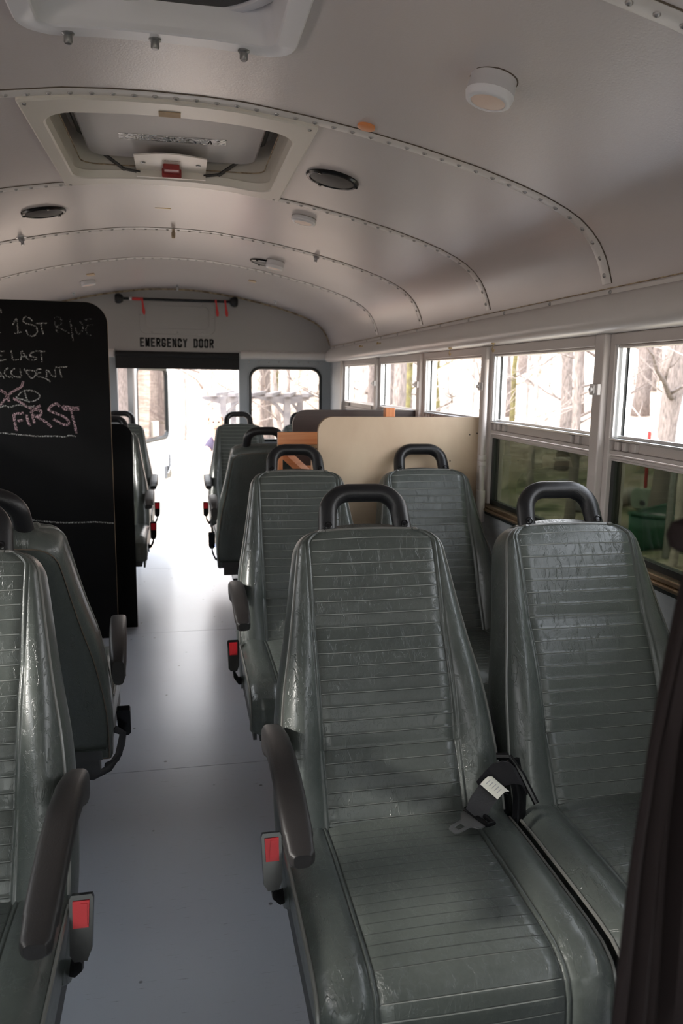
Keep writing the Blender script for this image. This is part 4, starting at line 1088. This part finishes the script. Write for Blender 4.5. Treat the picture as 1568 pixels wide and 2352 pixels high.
# ------------------------------------------------------------------ partitions and boards
def board(name, x0, x1, y, z0, z1, r, th, mat, label, cat, edge='ply_edge', corner='r'):
    e = empty(name, ((x0 + x1) / 2, y, z0)); tag(e, label, cat)
    cx = (x0 + x1) / 2
    cn = (1, 0, 0, 0) if corner == 'r' else (0, 1, 0, 0)
    P = rrect(x0 - cx, x1 - cx, 0, z1 - z0, r, 12, cn)
    g = G(); g.prism(P, lambda x, z: (x, 0, z), lambda x, z: (x, th, z)); g.build('panel', mat, e)
    P2 = [p for p in P]
    g = G(); n = len(P)
    ring0 = [(x, 0.0008, z) for x, z in P]; ring1 = [(x, th - 0.0008, z) for x, z in P]
    g2 = G()
    def outp(p): 
        v_ = Vector((p[0], 0, p[1] - (z1 - z0) / 2)); return v_
    k = 0.0012
    ro = [(x + math.copysign(k, x), 0.001, z + (k if z > 0.01 else 0)) for x, z in P]; ri = [(x + math.copysign(k, x), th - 0.001, z + (k if z > 0.01 else 0)) for x, z in P]
    g2.grid([ro, ri], close=True); g2.build('edge_band', edge, e)
    return e
cb = board('chalkboard', -1.20, -0.338, 3.95, 0.0, 1.645, 0.10, 0.018, 'board', 'tall black chalkboard partition with handwriting, standing left of the aisle', 'chalkboard')
board('low_partition', -1.20, -0.252, 4.11, 0.0, 1.066, 0.06, 0.018, 'board', 'lower black partition board just behind the chalkboard', 'partition', 'board')
pp = board('plywood_partition', 0.489, 1.115, 2.845, 0.0, 1.166, 0.055, 0.016, 'plywood', 'light plywood partition panel behind the second row of seats', 'partition', corner='l')
board('brown_partition', 0.508, 1.115, 3.66, 0.0, 1.160, 0.07, 0.018, 'brown_board', 'dark brown partition panel beyond the light plywood one', 'partition', 'brown_board', corner='l')
for (x, z) in ((1.075, 1.10), (1.055, 0.93), (1.105, 1.105), (1.0, 1.0)):
    g = G(); g.lathe([(0.003, 0), (0.003, 0.0012)], 8, (x - 0.802, 0, z), Matrix.Rotation(R_(90), 3, 'X')); g.build('screw', 'seam', pp)
CH = {'w': [[(-0.811, 1.602), (-0.808, 1.599), (-0.807, 1.583)], [(-0.816, 1.497), (-0.815, 1.492)], [(-0.759, 1.532), (-0.742, 1.56), (-0.739, 1.529), (-0.738, 1.497)], [(-0.755, 1.493), (-0.722, 1.502)], [(-0.672, 1.551), (-0.687, 1.567), (-0.702, 1.57), (-0.713, 1.556), (-0.707, 1.543), (-0.682, 1.536), (-0.66, 1.528), (-0.653, 1.509), (-0.662, 1.49), (-0.678, 1.483), (-0.694, 1.491), (-0.702, 1.511)], [(-0.658, 1.541), (-0.608, 1.544)], [(-0.634, 1.542), (-0.633, 1.522), (-0.626, 1.491)], [(-0.821, 1.412), (-0.803, 1.412)], [(-0.822, 1.395), (-0.814, 1.391)], [(-0.824, 1.369), (-0.796, 1.374)], [(-0.773, 1.416), (-0.77, 1.394), (-0.765, 1.373), (-0.741, 1.376)], [(-0.732, 1.372), (-0.728, 1.415), (-0.717, 1.402), (-0.707, 1.386), (-0.693, 1.372)], [(-0.728, 1.388), (-0.701, 1.391)], [(-0.672, 1.413), (-0.69, 1.402), (-0.689, 1.392), (-0.664, 1.385), (-0.668, 1.375), (-0.684, 1.374)], [(-0.666, 1.416), (-0.621, 1.414)], [(-0.641, 1.415), (-0.64, 1.39), (-0.638, 1.365)], [(-0.827, 1.317), (-0.809, 1.286)], [(-0.828, 1.294), (-0.818, 1.303)], [(-0.789, 1.336), (-0.804, 1.324), (-0.807, 1.308), (-0.794, 1.296), (-0.772, 1.292)], [(-0.761, 1.335), (-0.776, 1.321), (-0.775, 1.303), (-0.758, 1.295), (-0.737, 1.293)], [(-0.739, 1.332), (-0.733, 1.297)], [(-0.719, 1.332), (-0.705, 1.309), (-0.69, 1.29), (-0.671, 1.303), (-0.67, 1.321), (-0.693, 1.326), (-0.721, 1.327)], [(-0.642, 1.333), (-0.662, 1.331), (-0.666, 1.313), (-0.659, 1.298), (-0.633, 1.293), (-0.605, 1.275)], [(-0.661, 1.313), (-0.645, 1.317)], [(-0.622, 1.292), (-0.619, 1.33), (-0.603, 1.31), (-0.583, 1.296), (-0.583, 1.334)], [(-0.581, 1.341), (-0.526, 1.345)], [(-0.561, 1.341), (-0.559, 1.318), (-0.554, 1.295)], [(-0.761, 1.201), (-0.73, 1.229), (-0.691, 1.232), (-0.666, 1.222), (-0.657, 1.206), (-0.671, 1.189), (-0.706, 1.18), (-0.715, 1.195), (-0.723, 1.225)], [(-0.765, 1.198), (-0.732, 1.19), (-0.706, 1.18)], [(-0.836, 1.152), (-0.816, 1.161), (-0.794, 1.154), (-0.759, 1.164), (-0.708, 1.158), (-0.682, 1.161)], [(-0.842, 1.034), (-0.795, 1.029), (-0.731, 1.023), (-0.676, 1.018), (-0.597, 1.018), (-0.558, 1.015), (-0.531, 1.021), (-0.502, 1.017)], [(-0.763, 0.62), (-0.688, 0.609), (-0.608, 0.599), (-0.507, 0.596), (-0.426, 0.597), (-0.339, 0.588)]], 'f': [[(-0.58, 1.566), (-0.559, 1.574), (-0.544, 1.561), (-0.548, 1.541), (-0.574, 1.53)], [(-0.574, 1.553), (-0.571, 1.524), (-0.564, 1.501)], [(-0.567, 1.529), (-0.536, 1.515), (-0.508, 1.499)], [(-0.506, 1.563), (-0.5, 1.526), (-0.496, 1.466)], [(-0.484, 1.526), (-0.472, 1.497), (-0.452, 1.514), (-0.448, 1.537), (-0.46, 1.556)], [(-0.402, 1.541), (-0.431, 1.537), (-0.435, 1.514), (-0.428, 1.493), (-0.412, 1.495)], [(-0.438, 1.562), (-0.409, 1.571)]], 'p': [[(-0.835, 1.161), (-0.815, 1.188), (-0.791, 1.215), (-0.761, 1.235), (-0.735, 1.252), (-0.727, 1.275)], [(-0.831, 1.234), (-0.813, 1.221), (-0.795, 1.201)], [(-0.813, 1.228), (-0.801, 1.204), (-0.793, 1.178)], [(-0.776, 1.195), (-0.739, 1.175), (-0.698, 1.148), (-0.656, 1.162)], [(-0.695, 1.144), (-0.67, 1.141), (-0.654, 1.131)], [(-0.78, 1.122), (-0.733, 1.126)], [(-0.777, 1.122), (-0.774, 1.083), (-0.768, 1.042)], [(-0.764, 1.088), (-0.738, 1.095)], [(-0.719, 1.119), (-0.716, 1.093), (-0.707, 1.066)], [(-0.699, 1.134), (-0.692, 1.107), (-0.686, 1.078)], [(-0.699, 1.136), (-0.669, 1.145), (-0.653, 1.134), (-0.661, 1.116), (-0.693, 1.117)], [(-0.69, 1.116), (-0.659, 1.1), (-0.633, 1.083), (-0.61, 1.061)], [(-0.568, 1.159), (-0.587, 1.172), (-0.621, 1.145), (-0.592, 1.128), (-0.554, 1.111), (-0.533, 1.091), (-0.536, 1.072), (-0.565, 1.077), (-0.6, 1.099)], [(-0.555, 1.161), (-0.546, 1.145), (-0.482, 1.146)], [(-0.555, 1.161), (-0.512, 1.154), (-0.481, 1.154)], [(-0.518, 1.142), (-0.511, 1.101), (-0.503, 1.063), (-0.5, 1.032)]]}
def strokes(key, mat, name, r, lo=0, hi=None):
    g = G()
    for st in CH[key][lo:hi]:
        pts = [Vector((x, 0, z)) for x, z in st]
        # round the polyline a little
        fine = []
        for i in range(len(pts) - 1):
            p0 = pts[max(i - 1, 0)]; p1 = pts[i]; p2 = pts[i + 1]; p3 = pts[min(i + 2, len(pts) - 1)]
            for k in range(4):
                t_ = k / 4
                fine.append(0.5 * ((2 * p1) + (p2 - p0) * t_ + (2 * p0 - 5 * p1 + 4 * p2 - p3) * t_ ** 2 + (-p0 + 3 * p1 - 3 * p2 + p3) * t_ ** 3))
        fine.append(pts[-1])
        rows = []
        for i, p in enumerate(fine):
            tg = fine[min(i + 1, len(fine) - 1)] - fine[max(i - 1, 0)]
            if tg.length < 1e-7: tg = Vector((1, 0, 0))
            tg.normalize(); sd = Vector((-tg.z, 0, tg.x)) * r
            q = Vector((p.x + 0.769, -0.0008, p.z))
            rows.append([q + sd, q - sd])
        g.grid(rows)
    return g.build(name, mat, cb)
for lo_, hi_ in ((0, 2), (2, 7), (7, 10), (10, 16), (16, 27), (27, 29), (29, 30), (30, 31), (31, 32)): strokes('w', 'chalk_w', 'chalk_writing', 0.0030, lo_, hi_)
strokes('f', 'chalk_f', 'faint_chalk_writing', 0.0034)
strokes('p', 'chalk_p', 'pink_chalk_writing', 0.0056)

# orange wooden counter between the partitions
wc = tag(empty('wooden_counter', (0.73, 3.25, 0)), 'orange pine counter frame standing between the light and dark partitions', 'counter')
wo = (0.73, 3.25, 0)
def part(name, mat, *boxes, bevel=0.002):
    g = G()
    for b in boxes: g.box(*b)
    rel(g, wo).build(name, mat, wc, bevel=bevel)
part('front_rail', 'pine', (0.362, 1.05, 3.02, 3.045, 1.050, 1.098))
part('ledge', 'ply_edge', (0.362, 1.05, 3.02, 3.06, 1.036, 1.0495))
part('worktop', 'pine', (0.50, 1.09, 3.06, 3.60, 0.880, 0.905))
part('leg', 'pine_v', (0.362, 0.380, 3.02, 3.06, 0.0, 1.036))
part('leg', 'pine_v', (0.51, 0.55, 3.55, 3.60, 0.0, 0.88))
part('leg', 'pine_v', (1.05, 1.09, 3.58, 3.62, 0.0, 0.88))
part('leg', 'pine_v', (1.05, 1.09, 3.02, 3.06, 0.0, 1.05))
part('crossbeam', 'pine', (0.55, 1.05, 3.10, 3.14, 0.80, 0.88))
part('drawer_box', 'plywood', (0.56, 0.78, 3.16, 3.45, 0.905, 0.985))
part('back_rail', 'pine', (0.55, 1.05, 3.59, 3.62, 0.76, 0.86))
part('shelf', 'pine', (0.52, 1.05, 3.10, 3.58, 0.55, 0.57))
part('upright', 'pine_v', (0.856, 0.898, 3.28, 3.32, 0.905, 1.185))
g = G(); a = Vector((0.372, 3.085, 1.03)); b = Vector((0.56, 3.085, 0.86)); g.tube([a, b], 0.022, 4); rel(g, wo).build('brace', 'pine', wc)

# ------------------------------------------------------------------ brown cloth at the right edge
g = G(); rows = []
N, Mz = 60, 40
edge = [(0.0, 0.292), (0.55, 0.300), (0.79, 0.318), (0.871, 0.320), (0.95, 0.322), (1.035, 0.329), (1.10, 0.337), (1.159, 0.346), (1.19, 0.353), (1.215, 0.366), (1.24, 0.385)]
for j in range(Mz + 1):
    z = 0.02 + (1.24 - 0.02) * j / Mz; e = lerp(z, edge); row = []
    wd = 0.30 * (1 - 0.55 * (z / 1.24) ** 2)
    for i in range(N + 1):
        u = i / N; amp = 0.014 * min(1, u * 6) * (1.1 - z * 0.6)
        x = e + wd * u; y = 0.50 + amp * math.sin(u * 34 + 1.2 * math.sin(z * 2.4)) + 0.006 * math.sin(u * 71 + z * 3) + 0.25 * u * u * 0.4
        row.append((x, y - 0.02 * math.exp(-u * 14), z))
    rows.append(row)
g.grid(rows)
bc = g.build('draped_cloth', 'cloth', smooth=True); so = bc.modifiers.new('thick', 'SOLIDIFY'); so.thickness = 0.004
tag(bc, 'dark brown cloth hanging in folds at the right edge, close to the camera', 'cloth')
g = G(); g.lathe([(0.004, -0.012), (0.010, -0.009), (0.013, 0), (0.010, 0.009), (0.004, 0.012)], 16, (0.352, 0.492, 1.193)); o_ = g.build('knot', 'cloth', bc, smooth=True)

g = G(); g.tube([(0.535, 0.575, 0.0), (0.535, 0.575, 1.0), (0.535, 0.575, zc(0.535) + 0.004)], 0.016, 16); g.lathe([(0.04, 0), (0.04, 0.006), (0.02, 0.012)], 20, (0.535, 0.575, 0))
tag(g.build('grab_pole', 'steel', smooth=True), 'steel grab pole just outside the frame that carries the brown cloth', 'pole')

# ------------------------------------------------------------------ outdoors
rnd = random.Random(7)
def hz(x, y):
    d = math.hypot(x * 0.9, max(0, y - 4)) if y > 4 else abs(x) * 0.9
    z = -0.95 + 0.115 * max(0, d - 12) + 0.0012 * max(0, d - 16) ** 2
    return z + 0.05 * math.sin(x * 0.9 + y * 0.4) + 0.04 * math.sin(y * 1.3 - x * 0.5)
g = G(); rows = []
gx = [-60 + 2.0 * i for i in range(0, 23)] + [-15 + 0.6 * i for i in range(0, 50)] + [15 + 2.0 * i for i in range(0, 24)]
gy = [-40 + 2.5 * i for i in range(0, 16)] + [0 + 0.6 * i for i in range(0, 45)] + [27 + 2.0 * i for i in range(0, 22)]
rows = [[(x, y, hz(x, y)) for x in gx] for y in gy]
g.grid(rows); gnd = g.build('ground', 'ground', smooth=True, auto=0); tag(gnd, kind='structure')

def tree_geo(seed, h_, r_, nb=16, lean=0.0, crook=0.25):
    rn = random.Random(seed); g = G()
    pts = []; x = y = 0.0
    n = 12
    for k in range(n + 1):
        t_ = k / n; pts.append((x, y, -0.3 + h_ * t_)); x += rn.uniform(-1, 1) * crook * h_ / n * 0.3 + lean * h_ / n; y += rn.uniform(-1, 1) * crook * h_ / n * 0.3
    rs = [r_ * (1.25 if k == 0 else 1) * (1 - 0.75 * (k / n)) for k in range(n + 1)]
    g.tube(pts, rs, 9)
    def branch(p, dirv, L, r0, depth):
        q = [Vector(p)]; d = Vector(dirv).normalized(); m = 5
        for k in range(m):
            d = (d + Vector((rn.uniform(-.35, .35), rn.uniform(-.35, .35), rn.uniform(-.15, .3)))).normalized(); q.append(q[-1] + d * L / m)
        g.tube(q, [r0 * (1 - 0.8 * k / m) for k in range(m + 1)], 5)
        if depth > 0:
            for k in range(rn.randint(2, 4)):
                i = rn.randint(1, m); dd = (q[i] - q[i - 1]).normalized() + Vector((rn.uniform(-.9, .9), rn.uniform(-.9, .9), rn.uniform(-.3, .7)))
                branch(q[i], dd, L * rn.uniform(.4, .65), r0 * 0.5, depth - 1)
    for b in range(nb):
        t_ = rn.uniform(0.12, 0.98); k = min(n - 1, int(t_ * n)); p = Vector(pts[k]).lerp(Vector(pts[k + 1]), t_ * n - k)
        a = rn.uniform(0, 6.28); branch(p, (math.cos(a), math.sin(a), rn.uniform(0.1, 0.9)), h_ * rn.uniform(.10, .24), max(0.012, r_ * 0.28 * (1 - t_ * 0.6)), 2)
    return g
protos = []
for k in range(7):
    mat = ['bark', 'bark', 'pale_bark', 'bark', 'pale_bark', 'bark', 'yellow_lit'][k]
    hh, rr = [(11, .20), (9, .11), (8, .07), (12, .28), (7, .05), (10, .15), (8.5, .09)][k]
    g = tree_geo(100 + k, hh, rr, [10, 14, 16, 9, 18, 12, 10][k]); o_ = g.build('tree', mat, None, smooth=True, auto=0); protos.append(o_.data); bpy.data.objects.remove(o_)
def tree(x, y, k, rz, sc_=1.0, label=None, group=None, tilt=(0, 0)):
    o_ = bpy.data.objects.new('tree', protos[k]); COL.objects.link(o_); o_.location = (x, y, hz(x, y)); o_.rotation_euler = (tilt[0], tilt[1], rz); o_.scale = (sc_,) * 3
    tag(o_, label or 'bare leafless tree among many in the bright spring woods outside', 'tree', group or 'bare trees in the woods'); return o_
tree(7.95, 11.75, 3, 0.3, 0.95, 'thick grey tree trunk outside the nearest open window', 'x')
tree(9.4, 11.6, 0, 1.3, 0.9, 'brown trunk right of the thick one outside the nearest window', 'x')
tree(6.06, 11.45, 1, 0.0, 0.8, 'slender grey trunk rising from the grass behind the second lower window pane', 'x')
tree(8.4, 16.4, 5, 0.0, 1.0, 'straight brown trunk near the right side of the second window', 'x')
tree(7.2, 15.4, 2, 2.0, 1.0, 'thin pale tree beside the brown trunk in the second window', 'x')
tree(7.6, 23.0, 6, 0.5, 1.5, 'tree with yellow light coloured into its bark at the left of the third window', 'x')
tree(6.8, 23.5, 1, 0.5, 1.3, 'slim brown tree at the right of the fourth window', 'x')
tree(5.9, 30.0, 0, 1.5, 1.0, 'brown trunk in the smallest, farthest side window', 'x')
tree(0.75, 16.0, 2, 0.2, 1.6, 'white leaning tree seen through the emergency doorway', 'x', (0, R_(-6)))
tree(2.0, 15.5, 4, 0.2, 1.2, 'white leaning sapling behind the wooden arbor', 'x', (0, R_(-8)))
for o_ in list(COL.objects):
    if o_.get('group') == 'x': del o_['group']
cnt = 0
taken = [(7.95, 11.75), (9.4, 11.6), (6.06, 11.45), (8.4, 16.4), (7.2, 15.4), (7.6, 23), (6.8, 23.5), (5.9, 30), (0.75, 16), (2, 15.5)]
while cnt < 175:
    if cnt < 137:
        a = rnd.uniform(R_(28), R_(80)); d = rnd.uniform(9.5, 42)          # right-hand woods
    elif cnt < 165:
        a = rnd.uniform(R_(78), R_(100)); d = rnd.uniform(17, 42)
    else:
        a = rnd.uniform(R_(100), R_(190)); d = rnd.uniform(10, 35)
    x, y = d * math.cos(a), d * math.sin(a)
    if any(math.hypot(x - p, y - q) < 0.8 for p, q in taken) or (abs(x) < 3.2 and y < 16): continue
    if math.hypot(x - 7.6, y - 11.5) < 3.6: continue
    taken.append((x, y)); tree(x, y, rnd.choice([0, 1, 1, 2, 2, 3, 4, 4, 5, 5, 6]), rnd.uniform(0, 6.28), rnd.uniform(0.8, 1.25)); cnt += 1

# wooden arbor with curved braces
ab = tag(empty('garden_arbor', (1.62, 13.2, hz(1.6, 13))), 'weathered grey wooden arbor with curved braces behind the bus', 'arbor')
az = 0.93 - hz(1.6, 13)
AO = Vector((1.62, 13.2, 0))
def AP(x, y, z): return Vector((x - 1.62, y - 13.2, z - hz(1.6, 13)))
g = G()
def bar(g, a, b, w_, t_):
    a, b = Vector(a), Vector(b); d = (b - a).normalized(); up = Vector((0, 0, 1)) if abs(d.z) < .9 else Vector((0, 1, 0)); sd = d.cross(up).normalized() * w_ / 2; uu = sd.cross(d).normalized() * t_ / 2
    g.add([a + sd + uu, a - sd + uu, a - sd - uu, a + sd - uu, b + sd + uu, b - sd + uu, b - sd - uu, b + sd - uu], [(0, 1, 2, 3), (7, 6, 5, 4), (0, 4, 5, 1), (1, 5, 6, 2), (2, 6, 7, 3), (3, 7, 4, 0)])
for (x, y) in ((0.62, 12.2), (1.60, 12.2), (0.9, 14.2), (2.1, 14.2)):
    g = G(); bar(g, AP(x, y, -1.0), AP(x, y, 1.0), 0.10, 0.10); g.build('post', 'grey_wood', ab)
for y in (12.2, 14.2):
    g = G(); dx = 0 if y < 13 else 0.4
    pts = [(0.30 + dx, 0.99), (0.62 + dx, 0.90), (0.85 + dx, 0.965), (1.1 + dx, 1.0), (1.35 + dx, 0.965), (1.6 + dx, 0.90), (1.95 + dx, 0.99)]
    low = [(x, z - 0.0) for x, z in pts]
    P = low + [(1.95 + dx, 1.03), (0.30 + dx, 1.03)]
    g.prism([(x - 1.62, z - hz(1.6, 13)) for x, z in P], lambda x, z: (x, y - 13.2 - 0.03, z), lambda x, z: (x, y - 13.2 + 0.03, z)); g.build('arched_beam', 'grey_wood', ab)
for k in range(6):
    g = G(); x = 0.45 + 0.28 * k; bar(g, AP(x, 11.95, 1.06), AP(x + 0.45, 14.45, 1.06), 0.10, 0.05); g.build('rafter', 'grey_wood', ab)
for (x, y, s_) in ((1.60, 12.2, -1), (0.62, 12.2, 1), (2.1, 14.2, -1)):
    g = G(); g.tube([AP(x, y, 0.62), AP(x + s_ * 0.05, y, 0.76), AP(x + s_ * 0.16, y, 0.90), AP(x + s_ * 0.26, y, 0.97)], 0.03, 6); g.build('brace', 'grey_wood', ab)

# person outside, behind the rear seat
def person():
    P = tag(empty('person', (0.50, 9.6, hz(0.5, 9.6))), 'person in a lavender short-sleeved shirt bending over outside the emergency doorway', 'person')
    z0 = hz(0.5, 9.6)
    def V(x, y, z): return (x - 0.50, y - 9.6, z - z0)
    vs = [V(.52, 9.62, .02), V(.52, 9.60, .22), V(.51, 9.52, .45), V(.46, 9.42, .58), V(.42, 9.36, .66), V(.385, 9.32, .74), V(.385, 9.31, .82), V(.385, 9.33, .88),
          V(.36, 9.42, .56), V(.28, 9.36, .47), V(.31, 9.22, .36), V(.32, 9.12, .30), V(.325, 9.07, .27),
          V(.66, 9.44, .57), V(.74, 9.40, .40), V(.68, 9.25, .28), V(.64, 9.15, .24), V(.63, 9.10, .22),
          V(.43, 9.63, -.05), V(.40, 9.55, -.48), V(.40, 9.66, -.88), V(.40, 9.55, -.93),
          V(.61, 9.63, -.05), V(.64, 9.58, -.48), V(.64, 9.70, -.88), V(.64, 9.59, -.93)]
    es = [(0, 1), (1, 2), (2, 3), (3, 4), (4, 5), (5, 6), (6, 7), (3, 8), (8, 9), (9, 10), (10, 11), (11, 12), (3, 13), (13, 14), (14, 15), (15, 16), (16, 17), (0, 18), (18, 19), (19, 20), (20, 21), (0, 22), (22, 23), (23, 24), (24, 25)]
    rr = [.13, .125, .14, .12, .05, .075, .085, .055, .06, .045, .036, .026, .016, .06, .045, .036, .026, .016, .085, .058, .04, .045, .085, .058, .04, .045]
    def skin(name, idx, edges, grow, mat, root):
        m_ = {v: k for k, v in enumerate(idx)}; me = bpy.data.meshes.new(name); me.from_pydata([vs[i] for i in idx], [(m_[a], m_[b]) for a, b in edges], [])
        o_ = bpy.data.objects.new(name, me); COL.objects.link(o_); o_.parent = P; me.materials.append(M[mat])
        md = o_.modifiers.new('skin', 'SKIN'); md.use_smooth_shade = True
        for k, i in enumerate(idx):
            me.skin_vertices[0].data[k].radius = (rr[i] + grow, rr[i] + grow * 1)
        me.skin_vertices[0].data[m_[root]].use_root = True
        s_ = o_.modifiers.new('sub', 'SUBSURF'); s_.levels = 2; s_.render_levels = 2; return o_
    skin('body', list(range(26)), es, 0, 'skin', 0)
    skin('shirt', [0, 1, 2, 3, 8, 9, 13, 14], [(0, 1), (1, 2), (2, 3), (3, 8), (8, 9), (3, 13), (13, 14)], .014, 'lavender', 0)
    skin('trousers', [0, 18, 19, 20, 22, 23, 24], [(0, 18), (18, 19), (19, 20), (0, 22), (22, 23), (23, 24)], .012, 'jeans', 0)
    g = G(); 
    for x in (.40, .64):
        g.lathe([(.055, -.05), (.06, -.02), (.045, .04)], 14, V(x, 9.58, -.92))
    g.build('shoe', 'shoe', P, smooth=True)
    for hx, hy, hz_ in ((.325, 9.07, .27), (.63, 9.10, .22)):
        g = G()
        for k in range(4):
            g.tube([V(hx - .022 + .015 * k, hy, hz_), V(hx - .024 + .016 * k, hy - .035, hz_ - .02), V(hx - .023 + .016 * k, hy - .05, hz_ - .05 - .004 * (k % 3))], [.009, .008, .006], 6)
        g.tube([V(hx + .02, hy + .02, hz_), V(hx + .045, hy - .01, hz_ - .015), V(hx + .045, hy - .03, hz_ - .035)], [.010, .009, .007], 6)
        g.build('fingers', 'skin', P, smooth=True)
    g = G(); rows = []
    for i in range(9):
        a = R_(10 + 95 * i / 8)
        rows.append([V(.385 + .092 * math.sin(a) * math.cos(t_), 9.335 + .098 * math.sin(a) * math.sin(t_), .80 + .105 * math.cos(a)) for t_ in [R_(15 + 150 * k / 16) if i > 4 else R_(360 * k / 16) for k in range(17)]])
    g.grid(rows); g.build('hair', 'hair', P, smooth=True)
    for sx_ in (-1, 1):
        g = G(); g.lathe([(.012, -.004), (.008, .006)], 10, V(.385 + sx_ * .032, 9.235, .80), Matrix.Rotation(R_(90), 3, 'X')); g.build('eye', 'text', P, smooth=True)
        g = G(); g.lathe([(.02, -.006), (.012, .008)], 10, V(.385 + sx_ * .088, 9.32, .79), Matrix.Rotation(sx_ * R_(90), 3, 'Y')); g.build('ear', 'skin', P, smooth=True)
    g = G(); g.tube([V(.385, 9.232, .80), V(.385, 9.215, .765), V(.385, 9.228, .755)], [.008, .013, .009], 8); g.build('nose', 'skin', P, smooth=True)
    g = G(); g.tube([V(.36, 9.238, .725), V(.385, 9.230, .722), V(.41, 9.238, .725)], .005, 6); g.build('mouth', 'dull_red', P, smooth=True)
person()

# green boat and yard clutter outside the right-hand windows
def yard(x, y): return hz(x, y)
bt = tag(empty('green_boat', (7.75, 10.45, yard(7.75, 10.45) - 0.02), R_(-59)), 'dark green canoe lying in the yard outside the nearest lower window', 'boat')
g = G(); rows = []
for i in range(25):
    t_ = -1 + 2 * i / 24; w_ = 0.50 * (1 - abs(t_) ** 2.4) + 0.01; yy = t_ * 2.3; sh = 0.16 * abs(t_) ** 3
    rows.append([(w_ * math.sin(R_(a)), yy, 0.48 + sh - (0.46 + sh * .6) * math.cos(R_(a)) ** 0.7 if abs(a) < 89 else 0.48 + sh) for a in range(-90, 91, 15)])
g.grid(rows); o_ = g.build('hull', 'boat_green', bt, smooth=True); sm = o_.modifiers.new('s', 'SOLIDIFY'); sm.thickness = 0.02
g = G()
for c_ in (0, -1): g.tube([r[c_] for r in rows], 0.025, 8)
g.build('gunwale', 'boat_green', bt, smooth=True)
for t_ in (-0.8, 0.7):
    g = G(); g.box(-0.44, 0.44, t_ - 0.1, t_ + 0.1, 0.40, 0.425); g.build('thwart', 'grey_wood', bt)
g = G(); g.tube([(0, 0, -0.2), (0, 0, 1.15)], 0.035, 8); o_ = g.build('metal_post', 'dull_red', smooth=True); o_.location = (9.0, 13.95, yard(9.0, 13.95)); tag(o_, 'dull red metal post standing in the yard beyond the canoe', 'post')
g = G(); pth = [(0, 0, 0), (0.35, 0.05, 0.02), (0.9, 0.1, 0.06), (1.3, 0.3, 0.05)]; g.tube(pth, [0.14, 0.17, 0.16, 0.12], 10); o_ = g.build('log', 'pale_bark', smooth=True, auto=0); o_.location = (7.5, 12.9, yard(7.5, 12.9) + 0.12); o_.rotation_euler = (0, 0, R_(20)); tag(o_, 'short pale log lying in the grass left of the red post', 'log')
g = G(); g.box(-1.3, 1.3, -0.1, 0.1, -0.03, 0.03)
for x in (-0.9, 0.9): g.box(x - 0.05, x + 0.05, -0.08, 0.08, -0.42, -0.03)
o_ = g.build('plank_bench', 'pale_bark'); o_.location = (8.9, 14.9, yard(8.9, 14.9) + 0.42); o_.rotation_euler = (0, 0, R_(-12)); tag(o_, 'long pale plank raised on blocks behind the red post', 'plank')
pe = tag(empty('machine_part', (8.25, 12.6, yard(8.25, 12.6)), R_(-50)), 'pale green cast machine part with two holes beside the log', 'machine part')
g = G(); g.prism(rrect(-0.34, 0.34, 0.02, 0.40, 0.12, 8), lambda x, z: (x, -0.06, z), lambda x, z: (x, 0.06, z)); t2 = Mat('pale_green', (0.20, 0.235, 0.19, 1), 0.7); M['pale_green'] = t2.m; g.build('casting', 'pale_green', pe, bevel=0.02)
for x, z in ((-0.12, 0.14), (0.06, 0.28)):
    g = G(); g.lathe([(0.055, 0), (0.05, 0.006)], 16, (x, -0.06, z), Matrix.Rotation(R_(90), 3, 'X')); g.build('hole', 'text', pe)
g = G(); g.tube([(0, 0, -0.1), (0.02, 0, 0.9), (0.06, 0.0, 1.7), (0.16, 0.02, 2.3)], 0.045, 10); o_ = g.build('grey_pipe', 'steel', smooth=True); o_.location = (6.0, 8.75, yard(6.0, 8.75)); tag(o_, 'tall bent grey pipe rising beside the canoe', 'pipe')
rk = random.Random(3)
for k, (x, y, lab) in enumerate(((7.0, 12.8, 'loose grey stone in the grass beyond the second window, nearest the trees'), (7.6, 14.6, 'flat stone lying left of the long plank'), (6.7, 11.6, 'small dark stone between the log and the bus'), (8.9, 12.5, 'grey stone right of the machine part'))):
    g = G(); n = 10; rows = []
    for i in range(7):
        a = math.pi * i / 6; rows.append([(0.28 * math.sin(a) * math.cos(2 * math.pi * j / n) * rk.uniform(.85, 1.15), 0.2 * math.sin(a) * math.sin(2 * math.pi * j / n) * rk.uniform(.85, 1.15), 0.1 - 0.13 * math.cos(a)) for j in range(n)])
    g.grid(rows, close=True); o_ = g.build('stone', 'grey_wood', smooth=True); o_.location = (x, y, yard(x, y)); tag(o_, lab, 'stone')
